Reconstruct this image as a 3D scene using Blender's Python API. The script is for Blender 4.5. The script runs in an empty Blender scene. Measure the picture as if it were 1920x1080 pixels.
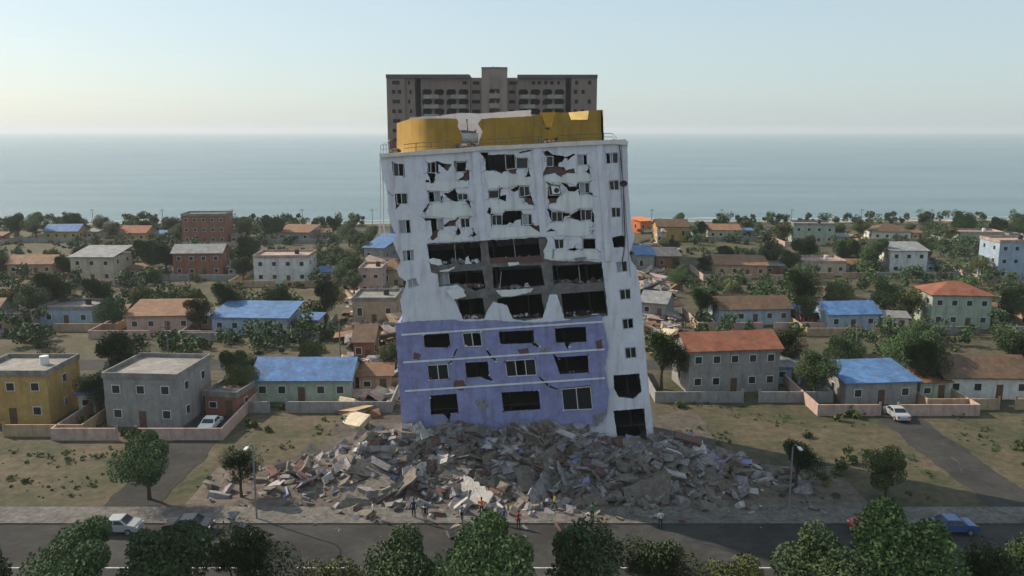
import bpy, bmesh, math, random
from mathutils import Vector, Matrix, noise
from mathutils.geometry import delaunay_2d_cdt
R = math.radians
random.seed(7)
sc = bpy.context.scene
col = sc.collection

# ------------------------------------------------------------------ camera
CAMZ, F, PITCH = 36.0, 1600.0, R(10.45)
cd = bpy.data.cameras.new('camera'); cam = bpy.data.objects.new('camera', cd); col.objects.link(cam)
cam.location = (0, 0, CAMZ); cam.rotation_euler = (R(90) - PITCH, 0, 0)
cd.sensor_width = 36; cd.lens = F/1920*36; cd.clip_start = 0.5; cd.clip_end = 40000
sc.camera = cam
# ------------------------------------------------------------------ sky, sun, exposure
SUN_EL, SUN_DIR = R(36), Vector((-0.86, 0.51, 0)).normalized()
w = bpy.data.worlds.new("World"); sc.world = w; w.use_nodes = True
nt = w.node_tree; bg = nt.nodes['Background']
sky = nt.nodes.new('ShaderNodeTexSky'); sky.sky_type = 'NISHITA'; sky.sun_disc = False
sky.sun_elevation = SUN_EL; sky.sun_rotation = math.atan2(SUN_DIR.x, SUN_DIR.y)
sky.air_density = 1.0; sky.dust_density = 1.2; sky.ozone_density = 2.0
hz = nt.nodes.new('ShaderNodeMixRGB'); hz.inputs[0].default_value = .7; hz.inputs[2].default_value = (2.9, 3.55, 3.75, 1)   # pale humid air
nt.links.new(sky.outputs[0], hz.inputs[1]); nt.links.new(hz.outputs[0], bg.inputs[0]); bg.inputs[1].default_value = 0.10
sl = bpy.data.lights.new('sun', 'SUN'); sl.energy = 3.2; sl.angle = R(0.6); sl.color = (1.0, 0.86, 0.68)
so = bpy.data.objects.new('sun', sl); col.objects.link(so)
sv = Vector((SUN_DIR.x*math.cos(SUN_EL), SUN_DIR.y*math.cos(SUN_EL), math.sin(SUN_EL)))
so.rotation_euler = sv.to_track_quat('Z', 'Y').to_euler(); so.location = (-60, 60, 120)
sc.view_settings.view_transform = 'Standard'; sc.view_settings.look = 'None'
sc.view_settings.exposure = 0.86; sc.view_settings.gamma = 1
sc.render.engine = 'CYCLES'
sc.cycles.max_bounces = 5; sc.cycles.diffuse_bounces = 3; sc.cycles.volume_bounces = 0

# ------------------------------------------------------------------ helpers
CM = Matrix.Rotation(R(90) - PITCH, 3, 'X')
def ray(px, py): return CM @ Vector(((px-960)/F, -(py-540)/F, -1))
def P(px, py, Y):                       # photo point on the vertical plane at distance Y
    d = ray(px, py); t = Y/d.y
    return Vector((d.x*t, Y, CAMZ + d.z*t))
def G(px, py, z=0):                     # photo point on the ground
    d = ray(px, py); t = (z-CAMZ)/d.z
    return Vector((d.x*t, d.y*t, z))

def tag(o, label=None, cat=None, group=None, kind=None):
    if label: o['label'] = label
    if cat: o['category'] = cat
    if group: o['group'] = group
    if kind: o['kind'] = kind
    return o
def wl(p):
    v = Vector((0, 0, 0))
    while p: v = v + p.location; p = p.parent
    return v
def empty(name, loc, label=None, cat=None, group=None, rz=0):
    o = bpy.data.objects.new(name, None); col.objects.link(o); o.location = loc
    o.rotation_euler.z = rz; o.empty_display_size = .3
    return tag(o, label, cat, group)
class MB:
    def __init__(s): s.v = []; s.f = []; s.m = []
    def add(s, vs, fs, mi=0):
        n = len(s.v); s.v += [Vector(v) for v in vs]; s.f += [[i+n for i in f] for f in fs]; s.m += [mi]*len(fs)
        return s
    def box(s, a, b, mi=0):
        x0, y0, z0 = a; x1, y1, z1 = b
        return s.add([(x0,y0,z0),(x1,y0,z0),(x1,y1,z0),(x0,y1,z0),(x0,y0,z1),(x1,y0,z1),(x1,y1,z1),(x0,y1,z1)],
            [(0,3,2,1),(4,5,6,7),(0,1,5,4),(1,2,6,5),(2,3,7,6),(3,0,4,7)], mi)
    def obox(s, c, size, rot, mi=0, jit=0, rng=random):
        vs = []
        for k in ((-1,-1,-1),(1,-1,-1),(1,1,-1),(-1,1,-1),(-1,-1,1),(1,-1,1),(1,1,1),(-1,1,1)):
            v = Vector((k[0]*size[0]/2, k[1]*size[1]/2, k[2]*size[2]/2))
            if jit: v = Vector([q*(1+rng.uniform(-jit, jit)) for q in v])
            vs.append(Vector(c) + rot @ v)
        return s.add(vs, [(0,3,2,1),(4,5,6,7),(0,1,5,4),(1,2,6,5),(2,3,7,6),(3,0,4,7)], mi)
    def tube(s, pts, rad, n=8, mi=0):
        pts = [Vector(p) for p in pts]
        if not isinstance(rad, (list, tuple)): rad = [rad]*len(pts)
        vs = []; fs = []
        for i, p in enumerate(pts):
            t = (pts[min(i+1, len(pts)-1)] - pts[max(i-1, 0)]).normalized()
            a = t.orthogonal().normalized() if abs(t.z) < .95 else Vector((1,0,0))
            a = (a - t*a.dot(t)).normalized(); b = t.cross(a)
            for k in range(n):
                an = 2*math.pi*k/n; vs.append(p + (a*math.cos(an) + b*math.sin(an))*rad[i])
        for i in range(len(pts)-1):
            for k in range(n):
                fs.append((i*n+k, i*n+(k+1)%n, (i+1)*n+(k+1)%n, (i+1)*n+k))
        fs.append(tuple(range(n))[::-1]); fs.append(tuple((len(pts)-1)*n+k for k in range(n)))
        return s.add(vs, fs, mi)
    def quadprism(s, q, off, mi=0):      # four corners pushed back by a vector
        q = [Vector(p) for p in q]; off = Vector(off)
        return s.add(q + [p+off for p in q], [(0,1,2,3),(7,6,5,4),(0,4,5,1),(1,5,6,2),(2,6,7,3),(3,7,4,0)], mi)
    def build(s, name, mats, parent=None, smooth=False, local=False, fixn=True):
        me = bpy.data.meshes.new(name)
        o0 = wl(parent) if (parent and not local) else Vector((0,0,0))
        me.from_pydata([tuple(v-o0) for v in s.v], [], s.f)
        if not isinstance(mats, (list, tuple)): mats = [mats]
        for m in mats: me.materials.append(m)
        for p, mi in zip(me.polygons, s.m): p.material_index = mi; p.use_smooth = smooth
        if fixn:
            bm = bmesh.new(); bm.from_mesh(me); bmesh.ops.recalc_face_normals(bm, faces=bm.faces); bm.to_mesh(me); bm.free()
        me.update()
        o = bpy.data.objects.new(name, me); col.objects.link(o); o.parent = parent
        return o
def pip(pt, poly):
    x, y = pt; c = False; n = len(poly); j = n-1
    for i in range(n):
        xi, yi = poly[i]; xj, yj = poly[j]
        if (yi > y) != (yj > y) and x < (xj-xi)*(y-yi)/(yj-yi)+xi: c = not c
        j = i
    return c
def slab(mb, outer, holes, fn, off, mi=0, mi_side=None, bump=None):
    """flat wall with holes cut through: outline and holes are 2D, fn maps to 3D, off is the thickness vector"""
    if mi_side is None: mi_side = mi
    pts = []; eds = []
    for poly in [outer] + holes:
        n0 = len(pts); pts += [Vector(p) for p in poly]
        eds += [(n0+i, n0+(i+1) % len(poly)) for i in range(len(poly))]
    r = delaunay_2d_cdt(pts, eds, [], 0, 1e-4)
    vs, fs = r[0], r[2]
    keep = []
    for f in fs:
        c = sum((vs[i] for i in f), Vector((0,0)))/len(f)
        if pip(c, outer) and not any(pip(c, h) for h in holes): keep.append(tuple(f))
    off = Vector(off); fr = [fn(v.x, v.y) for v in vs]; n = len(fr)
    mb.add(fr + [p+off for p in fr], [], mi)
    base = len(mb.v) - 2*n; ec = {}
    for f in keep:
        mb.f.append([base+i for i in f]); mb.m.append(mi)
        mb.f.append([base+n+i for i in reversed(f)]); mb.m.append(mi)
        for a, b in zip(f, f[1:]+f[:1]): ec[(a, b)] = 1
    for (a, b) in list(ec):
        if (b, a) not in ec:
            mb.f.append([base+a, base+n+a, base+n+b, base+b]); mb.m.append(mi_side)
    return mb
def line(y0, x): return y0 - .065*(x-945)
def rag(poly, amt=.8, step=4, seed=0, closed=True):
    rng = random.Random(seed); out = []; n = len(poly)
    for i in range(n if closed else n-1):
        a = Vector(poly[i]); b = Vector(poly[(i+1) % n]); L = (b-a).length; k = max(1, int(L/step))
        nn = Vector((-(b-a).y, (b-a).x)); nn = nn/max(nn.length, 1e-6)
        for j in range(k):
            p = a.lerp(b, j/k)
            if j: p = p + nn*rng.uniform(-amt, amt)
            out.append((p.x, p.y))
    if not closed: out.append(tuple(poly[-1]))
    return out

def mat(name, c, rough=.85, var=.12, scale=1.5, bump=.0, bscale=12, spec=.3, c2=None, stain=None, metal=0, coords='Object', fine=None):
    m = bpy.data.materials.new(name); m.use_nodes = True; t = m.node_tree; b = t.nodes['Principled BSDF']
    b.inputs['Roughness'].default_value = rough; b.inputs['Specular IOR Level'].default_value = spec
    b.inputs['Metallic'].default_value = metal
    tc = t.nodes.new('ShaderNodeTexCoord')
    n1 = t.nodes.new('ShaderNodeTexNoise'); n1.inputs['Scale'].default_value = scale; n1.inputs['Detail'].default_value = 6
    n1.inputs['Roughness'].default_value = .65
    t.links.new(tc.outputs[coords], n1.inputs['Vector'])
    r = t.nodes.new('ShaderNodeValToRGB')
    lo = c2 if c2 else tuple(x*(1-var*2) for x in c); hi = c if c2 else tuple(min(1, x*(1+var)) for x in c)
    r.color_ramp.elements[0].position = .32; r.color_ramp.elements[1].position = .68
    r.color_ramp.elements[0].color = (*lo, 1); r.color_ramp.elements[1].color = (*hi, 1)
    t.links.new(n1.outputs[0], r.inputs[0]); out = r.outputs[0]
    if stain:
        mp = t.nodes.new('ShaderNodeMapping'); mp.inputs['Scale'].default_value = (1.6, 1.6, .22)
        t.links.new(tc.outputs[coords], mp.inputs[0])
        n2 = t.nodes.new('ShaderNodeTexNoise'); n2.inputs['Scale'].default_value = 1.1; n2.inputs['Detail'].default_value = 7
        t.links.new(mp.outputs[0], n2.inputs['Vector'])
        r2 = t.nodes.new('ShaderNodeValToRGB'); r2.color_ramp.elements[0].position = .5; r2.color_ramp.elements[1].position = .72
        mx = t.nodes.new('ShaderNodeMixRGB'); mx.inputs[2].default_value = (*stain, 1)
        t.links.new(n2.outputs[0], r2.inputs[0])
        ml = t.nodes.new('ShaderNodeMath'); ml.operation = 'MULTIPLY'; ml.inputs[1].default_value = .55
        t.links.new(r2.outputs[0], ml.inputs[0]); t.links.new(ml.outputs[0], mx.inputs[0]); t.links.new(out, mx.inputs[1]); out = mx.outputs[0]
    if fine:
        n4 = t.nodes.new('ShaderNodeTexNoise'); n4.inputs['Scale'].default_value = fine[0]; n4.inputs['Detail'].default_value = 8; n4.inputs['Roughness'].default_value = .75
        t.links.new(tc.outputs[coords], n4.inputs['Vector'])
        mr = t.nodes.new('ShaderNodeMapRange'); mr.inputs[1].default_value = .3; mr.inputs[2].default_value = .7; mr.inputs[3].default_value = 1-fine[1]; mr.inputs[4].default_value = 1+fine[1]*.6
        t.links.new(n4.outputs[0], mr.inputs[0])
        m4 = t.nodes.new('ShaderNodeVectorMath'); m4.operation = 'SCALE'; t.links.new(out, m4.inputs[0]); t.links.new(mr.outputs[0], m4.inputs['Scale']); out = m4.outputs[0]
    t.links.new(out, b.inputs['Base Color'])
    if bump:
        n3 = t.nodes.new('ShaderNodeTexNoise'); n3.inputs['Scale'].default_value = bscale; n3.inputs['Detail'].default_value = 5
        t.links.new(tc.outputs[coords], n3.inputs['Vector'])
        bp = t.nodes.new('ShaderNodeBump'); bp.inputs['Strength'].default_value = bump; bp.inputs['Distance'].default_value = .06
        t.links.new(n3.outputs[0], bp.inputs['Height']); t.links.new(bp.outputs[0], b.inputs['Normal'])
    return m

M = {}
M['white'] = mat('white_render_paint', (.68,.67,.74), .8, .06, .5, .35, 3, stain=(.40,.37,.37), fine=(2.5,.10))
M['white2'] = mat('pale_render_panel', (.70,.71,.71), .8, .05, .7, .35, 3, stain=(.45,.43,.40))
M['coping'] = mat('coping_render', (.66,.61,.57), .85, .08, 1.2, .3, 5)
M['torn'] = mat('torn_masonry', (.26,.24,.25), .95, .25, 3, .6, 8)
M['concrete'] = mat('bare_concrete', (.17,.155,.15), .95, .2, 1.2, .5, 6)
M['brick'] = mat('broken_brick', (.17,.085,.07), .95, .3, 4, .6, 10, c2=(.09,.06,.06))
M['inner'] = mat('interior_painted_shade', (.018,.016,.016), .95, .2, 1)  # plaster coloured near black, the shade of the rooms put into it
M['yellow'] = mat('yellow_wall_paint', (.36,.215,.036), .75, .09, .7, .3, 3, stain=(.18,.10,.02))
M['yellow_lit'] = mat('sunlit_yellow_plaster', (.78,.55,.20), .7, .08, 1.2, .3, 4)  # paler than the yellow paint: sunlight put into the colour
M['roofwhite'] = mat('rooftop_white_wall', (.70,.66,.66), .85, .08, 1, .3, 4, stain=(.5,.45,.4))
M['blue'] = mat('lavender_blue_paint', (.27,.275,.50), .85, .12, .5, .4, 3, stain=(.15,.145,.22), fine=(1.4,.22))
M['frame'] = mat('window_frame_white', (.62,.62,.62), .5, .05, 3)
M['glass'] = mat('dark_window_glass', (.012,.014,.018), .2, .1, 2, spec=.45)
M['curtain'] = mat('curtain_cloth', (.30,.31,.33), .9, .1, 3)
M['rail'] = mat('railing_metal', (.16,.13,.10), .6, .2, 4)
M['railw'] = mat('railing_white_metal', (.55,.55,.56), .6, .1, 4)
M['pipe'] = mat('grey_pipe', (.20,.21,.23), .6, .1, 3)
M['dark'] = mat('black_metal', (.03,.03,.035), .5, .1, 3)
M['tower'] = mat('taupe_tower_render', (.22,.168,.148), .9, .08, .15, .2, 1, stain=(.11,.095,.085))
M['tower2'] = mat('taupe_tower_center', (.27,.205,.185), .9, .08, .15, .2, 1)
M['towerpar'] = mat('tower_roof_band', (.08,.085,.10), .9, .08, .2)
M['balc'] = mat('balcony_pale', (.28,.255,.24), .85, .15, .5)
M['recess'] = mat('tower_recess_shade', (.007,.0065,.007), .9, .1, .5)  # near black: shade of the recesses painted in; also the window openings

# ------------------------------------------------------------------ ground, sea, street
def shore(x): return 352 + .05*x + 9*noise.noise(Vector((x*.011, 3.1, 0))) + 3*noise.noise(Vector((x*.06, 1, 0)))
def gz(x, y):
    s = y - shore(x)
    if s < -14: return 0.0
    return -min(4.0, (s+14)*.085)
mb = MB(); xs = [-900+ 15*i for i in range(121)]; ys = [-300, 0, 30] + [40+8*i for i in range(48)]
vs = [(x, y, gz(x, y)) for y in ys for x in xs]; nx = len(xs)
mb.add(vs, [(j*nx+i, j*nx+i+1, (j+1)*nx+i+1, (j+1)*nx+i) for j in range(len(ys)-1) for i in range(nx-1)])
gm = mat('dry_earth_and_grass', (.12,.09,.06), .95, .2, .11, .6, 2, c2=(.035,.045,.018), fine=(.9,.6))
ground = mb.build('ground', gm, None, smooth=True); tag(ground, kind='structure')
mb = MB()
mb.add([(x, y, gz(x, y)+.03) for x in xs for y in (shore(x)-16, shore(x)-7, shore(x)+2)],
       [(3*i+j, 3*i+3+j, 3*i+4+j, 3*i+1+j) for i in range(nx-1) for j in range(2)])
tag(mb.build('beach', mat('beach_sand', (.42,.36,.28), .95, .15, .3)), kind='structure')
# sea
sm = bpy.data.materials.new('sea_water'); sm.use_nodes = True; t = sm.node_tree; b = t.nodes['Principled BSDF']
b.inputs['Roughness'].default_value = .22; b.inputs['IOR'].default_value = 1.33
tc = t.nodes.new('ShaderNodeTexCoord'); mp = t.nodes.new('ShaderNodeMapping'); mp.inputs['Scale'].default_value = (.010, .035, 1)
t.links.new(tc.outputs['Object'], mp.inputs[0])
n1 = t.nodes.new('ShaderNodeTexNoise'); n1.inputs['Scale'].default_value = .6; n1.inputs['Detail'].default_value = 6; t.links.new(mp.outputs[0], n1.inputs['Vector'])
rp = t.nodes.new('ShaderNodeValToRGB'); rp.color_ramp.elements[0].color = (.06,.115,.135,1); rp.color_ramp.elements[1].color = (.11,.18,.20,1)
rp.color_ramp.elements[0].position = .3; rp.color_ramp.elements[1].position = .7
t.links.new(n1.outputs[0], rp.inputs[0]); t.links.new(rp.outputs[0], b.inputs['Base Color'])
mp2 = t.nodes.new('ShaderNodeMapping'); mp2.inputs['Scale'].default_value = (.12, .3, 1); t.links.new(tc.outputs['Object'], mp2.inputs[0])
n2 = t.nodes.new('ShaderNodeTexNoise'); n2.inputs['Scale'].default_value = 1.0; n2.inputs['Detail'].default_value = 8; n2.inputs['Roughness'].default_value = .7
t.links.new(mp2.outputs[0], n2.inputs['Vector'])
bp = t.nodes.new('ShaderNodeBump'); bp.inputs['Strength'].default_value = .8; bp.inputs['Distance'].default_value = 1.2
t.links.new(n2.outputs[0], bp.inputs['Height']); t.links.new(bp.outputs[0], b.inputs['Normal'])
mb = MB(); mb.add([(-15000,260,-1.6),(15000,260,-1.6),(15000,15000,-1.6),(-15000,15000,-1.6)], [(0,1,2,3)])
tag(mb.build('sea', sm, None, fixn=False), kind='structure')
# surf line
mb = MB(); fr = []
for i in range(481):
    x = -600+2.5*i; s = shore(x) + 14.6 + 1.2*noise.noise(Vector((x*.1, 7, 0)))
    wd = .6 + 1.6*max(0, noise.noise(Vector((x*.05, 2, 5)))+.25)
    fr += [(x, s, -1.57), (x, s+wd, -1.57)]
mb.add(fr, [(2*i, 2*i+2, 2*i+3, 2*i+1) for i in range(480)])
tag(mb.build('surf', mat('sea_foam', (.6,.62,.62), .8, .1, .5), None, fixn=False), kind='structure')

def sheet(name, x0, x1, y0, y1, z, m):
    mb = MB(); mb.add([(x0,y0,z),(x1,y0,z),(x1,y1,z),(x0,y1,z)], [(0,1,2,3)])
    return tag(mb.build(name, m, None, fixn=False), kind='structure')
asph = mat('asphalt', (.042,.041,.04), .95, .3, .12, .4, 20, fine=(1.2,.4))
pav = mat('pavement_concrete', (.14,.13,.12), .95, .2, .5, .4, 8, fine=(2,.45))
paint = mat('road_paint', (.5,.5,.46), .9, .2, 2)
sheet('road', -420, 420, 58, 74, .03, asph)
for i, (a, bb) in enumerate(((74, 77.5), (54.5, 58))):
    mb = MB(); mb.box((-420, a, -.3), (420, bb, .15)); tag(mb.build('pavement', pav), kind='structure')
mb = MB()
for i in range(-40, 41):
    mb.add([(i*9.0, 65.9, .034), (i*9.0+4, 65.9, .034), (i*9.0+4, 66.05, .034), (i*9.0, 66.05, .034)], [(0,1,2,3)])
tag(mb.build('road_markings', paint, None, fixn=False), kind='structure')
sheet('back_road', -420, 420, 126, 132, .03, asph)
sheet('coast_road', -420, 420, 318, 325, .03, asph)
def rsheet(name, x0, x1, y0, y1, z, m, seed):
    rr = random.Random(seed); n = int((y1-y0)/.8); mb = MB(); vs = []
    for i in range(n+1):
        y = y0+(y1-y0)*i/n; vs += [(x0+.5*noise.noise(Vector((seed, y*.25, 0)))+rr.uniform(-.12,.12), y, z), (x1+.5*noise.noise(Vector((seed+9, y*.25, 0)))+rr.uniform(-.12,.12), y, z)]
    mb.add(vs, [(2*i, 2*i+1, 2*i+3, 2*i+2) for i in range(n)]); return tag(mb.build(name, m, None, fixn=False), kind='structure')
rsheet('side_road_west', -40, -34.5, 77.5, 126, .034, asph, 3)
rsheet('side_road_east', 46.5, 52, 77.5, 126, .034, asph, 5)
rsheet('yard', -22, 24, 77.5, 106, .05, mat('dusty_yard', (.10,.085,.07), .95, .25, .4, .5, 6, fine=(1.5,.5)), 8)

# ------------------------------------------------------------------ the collapsing block
YF = 88.0; TH = .24
def Pf(Y): return lambda a, b: P(a, b, Y)
base = P(985, 874, YF); base.z = 0
blk = empty('apartment_block', (base.x, 94, 0), 'leaning white apartment block with cracked facade, torn-out walls and black gaping openings', 'apartment block')
left_e = [(713,291),(716,325),(724,352),(727,370),(727,395),(732,418),(738,433),(744,441),(737,452),(742,468),(751,490),(744,505),(748,518),(762,528),(757,545),(750,562),(754,590),(760,640),(768,700),(778,780),(788,884)]
right_e = [(1176,264),(1177,300),(1178,350),(1182,400),(1184,420),(1190,440),(1187,455),(1180,475),(1184,490),(1193,502),(1197,520),(1202,560),(1206,610),(1213,690),(1222,780),(1234,884)]
outer = rag(left_e, .7, 5, 1, False) + rag(list(reversed(right_e)), .5, 6, 2, False)
H = {}
H['A1'] = [(801,304),(806,304.5),(821,302),(833.5,307),(847,308),(840,321),(835,318),(831,314),(822,308),(822,323.5),(817,325),(815,337),(813,343),(807,344),(805,332),(801,324)]
H['A1b'] = [(798,337),(805,338),(805,342),(798,342)]
H['A2'] = [(851,302),(874,303),(875,317),(880,320),(880,338),(858,338),(869,330),(871,323),(854,323)]
H['A3'] = [(802,359),(824,358),(826,369),(831,366),(830,371),(828,378),(806,380),(803.6,370)]
H['A4'] = [(832,362),(840,362),(852.5,354),(857,362),(877,363),(878,375),(881,378),(882,387),(873.5,378),(871,375.5),(854,378),(845,375),(839,370)]
H['A5'] = [(803,382),(805,384),(802,390),(797,398),(792,397),(797.5,390)]
H['A6'] = [(794,408),(798.5,409),(830,410),(833,422),(843,413.5),(852,412.5),(858.7,408),(860.5,410),(855,415),(854,423),(840,424.5),(832,425.5),(832,431.5),(821,432),(820,444),(812.5,451),(806,448),(810,440),(808,413.5),(796.7,413.5)]
H['A7'] = [(863,409),(880,409),(881.5,425.5),(871,426.5),(865,429)]
H['A8'] = [(858.7,427),(863,432),(864,438.5),(858.7,441),(855,438.5),(855.5,434)]
H['A9'] = [(886.5,429),(893.5,440.5),(888,444),(882,442),(885.5,438.5),(888,434)]
H['B1'] = [(899.7,285.5),(915,285.5),(915.5,290.5),(947,289),(965,289),(967.5,295.5),(990,295.5),(990,316),(968.5,317),(967.5,325),(961,326),(952,321.5),(947,321),(940,325),(930,320),(911,320),(909.5,299.5)]
H['B2'] = [(990.5,317.5),(995.4,331),(984.7,332),(989,325)]
H['B0'] = [(972,285.5),(994,281),(996,283.5),(975,287.5)]
H['B3'] = [(914.5,356.5),(936,356.5),(936,350.5),(940.5,352.5),(937.5,358.5),(938,368),(948.5,364.7),(949,378),(939,374),(935,372),(916,373)]
H['B4'] = [(957,355.5),(971.5,348.5),(992.5,348.5),(994,361.7),(1000,379),(1002.5,385),(991,383),(984.5,378),(983.5,372),(976.5,371),(973,370),(972.5,355.5),(964,360.5)]
H['B5'] = [(916.7,388.5),(919.5,389.5),(922,399.5),(928,403),(941,403),(947,396),(978,394.5),(979,400.5),(997,401.5),(998,419),(1004.5,424.5),(1011,422),(1015,425.5),(1013,435),(1004.5,431),(997,425.5),(992.5,423),(977,423),(976.5,411),(966.5,413.5),(962,419),(955.5,417),(949,422),(922,423),(921,426.5),(921,416),(920,403),(913,398)]
H['C1'] = [(1020,284.5),(1025.5,282),(1036.5,290),(1054.5,292),(1060,294.5),(1075.5,288),(1079,290),(1065.5,299),(1059,296),(1052,305.5),(1048,304.5),(1047,312),(1056.5,313),(1061,319),(1076.5,315.5),(1078,324.5),(1063.5,324.5),(1052,331),(1044.5,328),(1041,324.5),(1019,329),(1018,324.5),(1024.5,313),(1024,292),(1020.5,290)]
H['C2'] = [(1081.7,289.5),(1100.5,289.5),(1101.7,309.5),(1082,311)]
H['C3'] = [(1104.5,314.5),(1106.7,326.7),(1099,322)]
H['C4'] = [(1025.5,342),(1036.7,345.5),(1050,346.7),(1051.7,364.5),(1044.5,373),(1042,381),(1031,381),(1026.7,370),(1028,348)]
H['C5'] = [(1051.5,342),(1063.3,345.5),(1069,350),(1080,350),(1084,342),(1105.5,342),(1105.5,361),(1111.7,362),(1111,366.7),(1101,363.3),(1086.7,365.5),(1083.3,356.7),(1076.7,359),(1065.5,359),(1062,352)]
H['C6'] = [(1026,391.7),(1029.5,392),(1034.5,396.7),(1051,396),(1056.7,399),(1066.7,400),(1067.8,404),(1057.8,406.7),(1055.5,416),(1034.5,416)]
H['C7'] = [(1070,403.3),(1086.7,392.8),(1110,392.8),(1114.5,405.5),(1113.3,419),(1107.8,413.3),(1089,414.5),(1069,407.8)]
H['C8'] = [(1113.3,420),(1107,430),(1111,433),(1110,437),(1112.5,432.5),(1108.5,429.8),(1114.5,420)]
H['C9'] = [(1024.5,434.5),(1033.3,429),(1043.3,433.3)]
H['C10'] = [(1038,448.3),(1057,448.3),(1057,465.5),(1041.7,467.8)]
H['C11'] = [(1092,446.7),(1116.7,446.7),(1117.8,467.8),(1092,467.8)]
H['C12'] = [(1063,467.8),(1077.8,464),(1084.5,467),(1076.7,471)]
H['L1'] = [(733.8,302),(743.8,306.7),(758,307.8),(759,333),(753.8,330),(738,330)]
H['L2'] = [(740.5,363),(763.8,362),(765,383),(751.5,382),(742.7,393)]
H['L3'] = [(747,413),(769,412),(771,437.5),(749,438)]
H['L4'] = [(754.5,470),(776,468),(777,488),(756,490)]
H['L5'] = [(764,524.5),(780.5,521),(785,535.5),(766,541)]
H['R1'] = [(1135,286.7),(1159,285.5),(1159,306),(1136.7,307.8)]
H['R2'] = [(1141,339),(1160,336.7),(1161,356.7),(1143,356.7)]
H['R3'] = [(1146,389),(1163.3,389),(1163.3,407),(1146.7,408.3)]
H['R4'] = [(1148.3,445),(1165.5,441),(1171.7,443.3),(1171.7,463.3),(1151,464.5),(1148.5,452)]
H['R5'] = [(1154.5,491),(1175.5,489),(1176.7,509),(1156.7,512)]
H['R6'] = [(1161,543),(1182,541),(1183,561),(1163,563)]
H['R7'] = [(1166,598),(1187,596),(1188,616),(1168,618)]
H['R8'] = [(1171,652),(1192,650),(1194,671),(1173,673)]
H['R9'] = [(1150,704),(1199,700),(1203,735),(1188,748),(1160,745),(1152,730)]
H['R10'] = [(1150,770),(1208,766),(1214,830),(1160,838)]
H['k1'] = [(868,331),(876,345),(874,352),(877,352.5),(877.5,344),(870,331)]
H['k2'] = [(842,341),(855,340.4),(855,341.4),(842,342)]
H['k3'] = [(1076.4,360),(1077.2,360),(1077,378),(1076.2,370)]
H['k4'] = [(726,356),(735,366),(741,364),(735,367.6),(726,358.5)]
H['k5'] = [(1118,468),(1126,474),(1124,483),(1127,474),(1119,467)]
Wh = [(800,457),(902,451.5),(1009,445),(1023,445),(1027,453),(1019,470),(1021,486),(1034,489),(1128,491),(1133,530),(1137,560),(1140,592),(1090,602),(1058,598),(1052,575),(1044,552),(1030,553),(1024,575),(1018,596),(985,602),(962,598),(950,572),(925,566),(915,580),(908,598),(868,599),(858,575),(850,558),(872,545),(858,534),(823,538),(820,514),(809,511)]
skip_rag = {'C10','C11','R1','R2','R3','R5','R6','R7','R8','L3','L4','C2','A7','k2','k3','C8'}
holes = [h if k in skip_rag else rag(h, .55, 3, i+10) for i, (k, h) in enumerate(H.items())] + [rag(Wh, .9, 4, 99)]
blue_out = [(741,606),(762,604),(850,600),(872,604),(915,601),(1000,606),(1060,602),(1128,592),(1141,650),(1134,690),(1142,735),(1138,775),(1120,800),(1080,792),(1000,806),(900,800),(820,812),(772,822),(754,800),(748,720)]
rngc = random.Random(77)
for k in list(H):
    if k[0] not in 'ABC' or k in ('C8','C9','A1b','B0'): continue
    for j in range(3):
        p = Vector(H[k][rngc.randrange(len(H[k]))]); c_ = sum((Vector(q) for q in H[k]), Vector((0,0)))/len(H[k])
        d_ = (p-c_).normalized(); n_ = Vector((-d_.y, d_.x)); L = rngc.uniform(4,13); up = []; dn = []
        for i in range(5):
            t_ = i/4; o_ = rngc.uniform(-1.4,1.4) if 0 < i < 4 else 0; q = p + d_*(L*t_-.8) + n_*o_; w_ = .42*(1-t_)+.12
            up.append(tuple(q+n_*w_)); dn.append(tuple(q-n_*w_))
        holes.append(up+dn[::-1])
holes.append([(790,625),(1110,612),(1122,790),(800,800)])          # behind the blue cladding the wall is open
holes.append(rag([(800,815),(900,808),(904,868),(806,874)], .8, 5, 5))
holes.append(rag([(930,812),(1030,806),(1036,866),(934,870)], .8, 5, 6))
mb = MB(); slab(mb, outer, holes, Pf(YF), (0,TH,0), 0, 1)
mb.build('facade_wall', [M['white'], M['torn']], blk)
# bare concrete frame behind the torn-off skin
fo = [(795,450),(1034,438),(1036,482),(1140,484),(1150,610),(850,612),(798,520)]
fh = [rag([(801,460),(900,454),(903,491),(885,495),(864,497),(853,492),(835,498),(822,490),(804,494)], .7, 5, 31),
      rag([(914,450.5),(1010,446),(1013.5,484),(990,487),(960,486),(918.7,490)], .7, 5, 32),
      rag([(825,511),(904.7,506),(910,541),(892,546),(870,538),(858,531),(824,536)], .6, 5, 33),
      rag([(922.5,501),(1013.4,497),(1022,535.6),(985,539),(960,545),(926,541)], .6, 5, 34),
      rag([(1035,498),(1128,494),(1132,528),(1085,533),(1060,529),(1038.7,534)], .6, 5, 35),
      rag([(858,562),(905,558),(911,598),(864,600)], .6, 5, 36),
      rag([(932,560),(1015,550),(1022,596),(936,600)], .6, 5, 37),
      rag([(1052,551),(1133,545),(1139,590),(1058,596)], .6, 5, 38)]
mb = MB(); slab(mb, fo, fh, Pf(YF+TH+.03), (0,.35,0))
mb.build('concrete_frame', M['concrete'], blk)
# pilasters
for q in ([(884,284),(898,283),(911,450),(898,451)], [(999,277),(1014,276),(1025,443),(1013,444)], [(1118,270),(1130,269),(1147,489),(1135,490)]):
    mb = MB(); mb.quadprism([P(a, b_, YF-.14) for a, b_ in q], (0,.137,0)); mb.build('pilaster', M['white'], blk)
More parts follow.
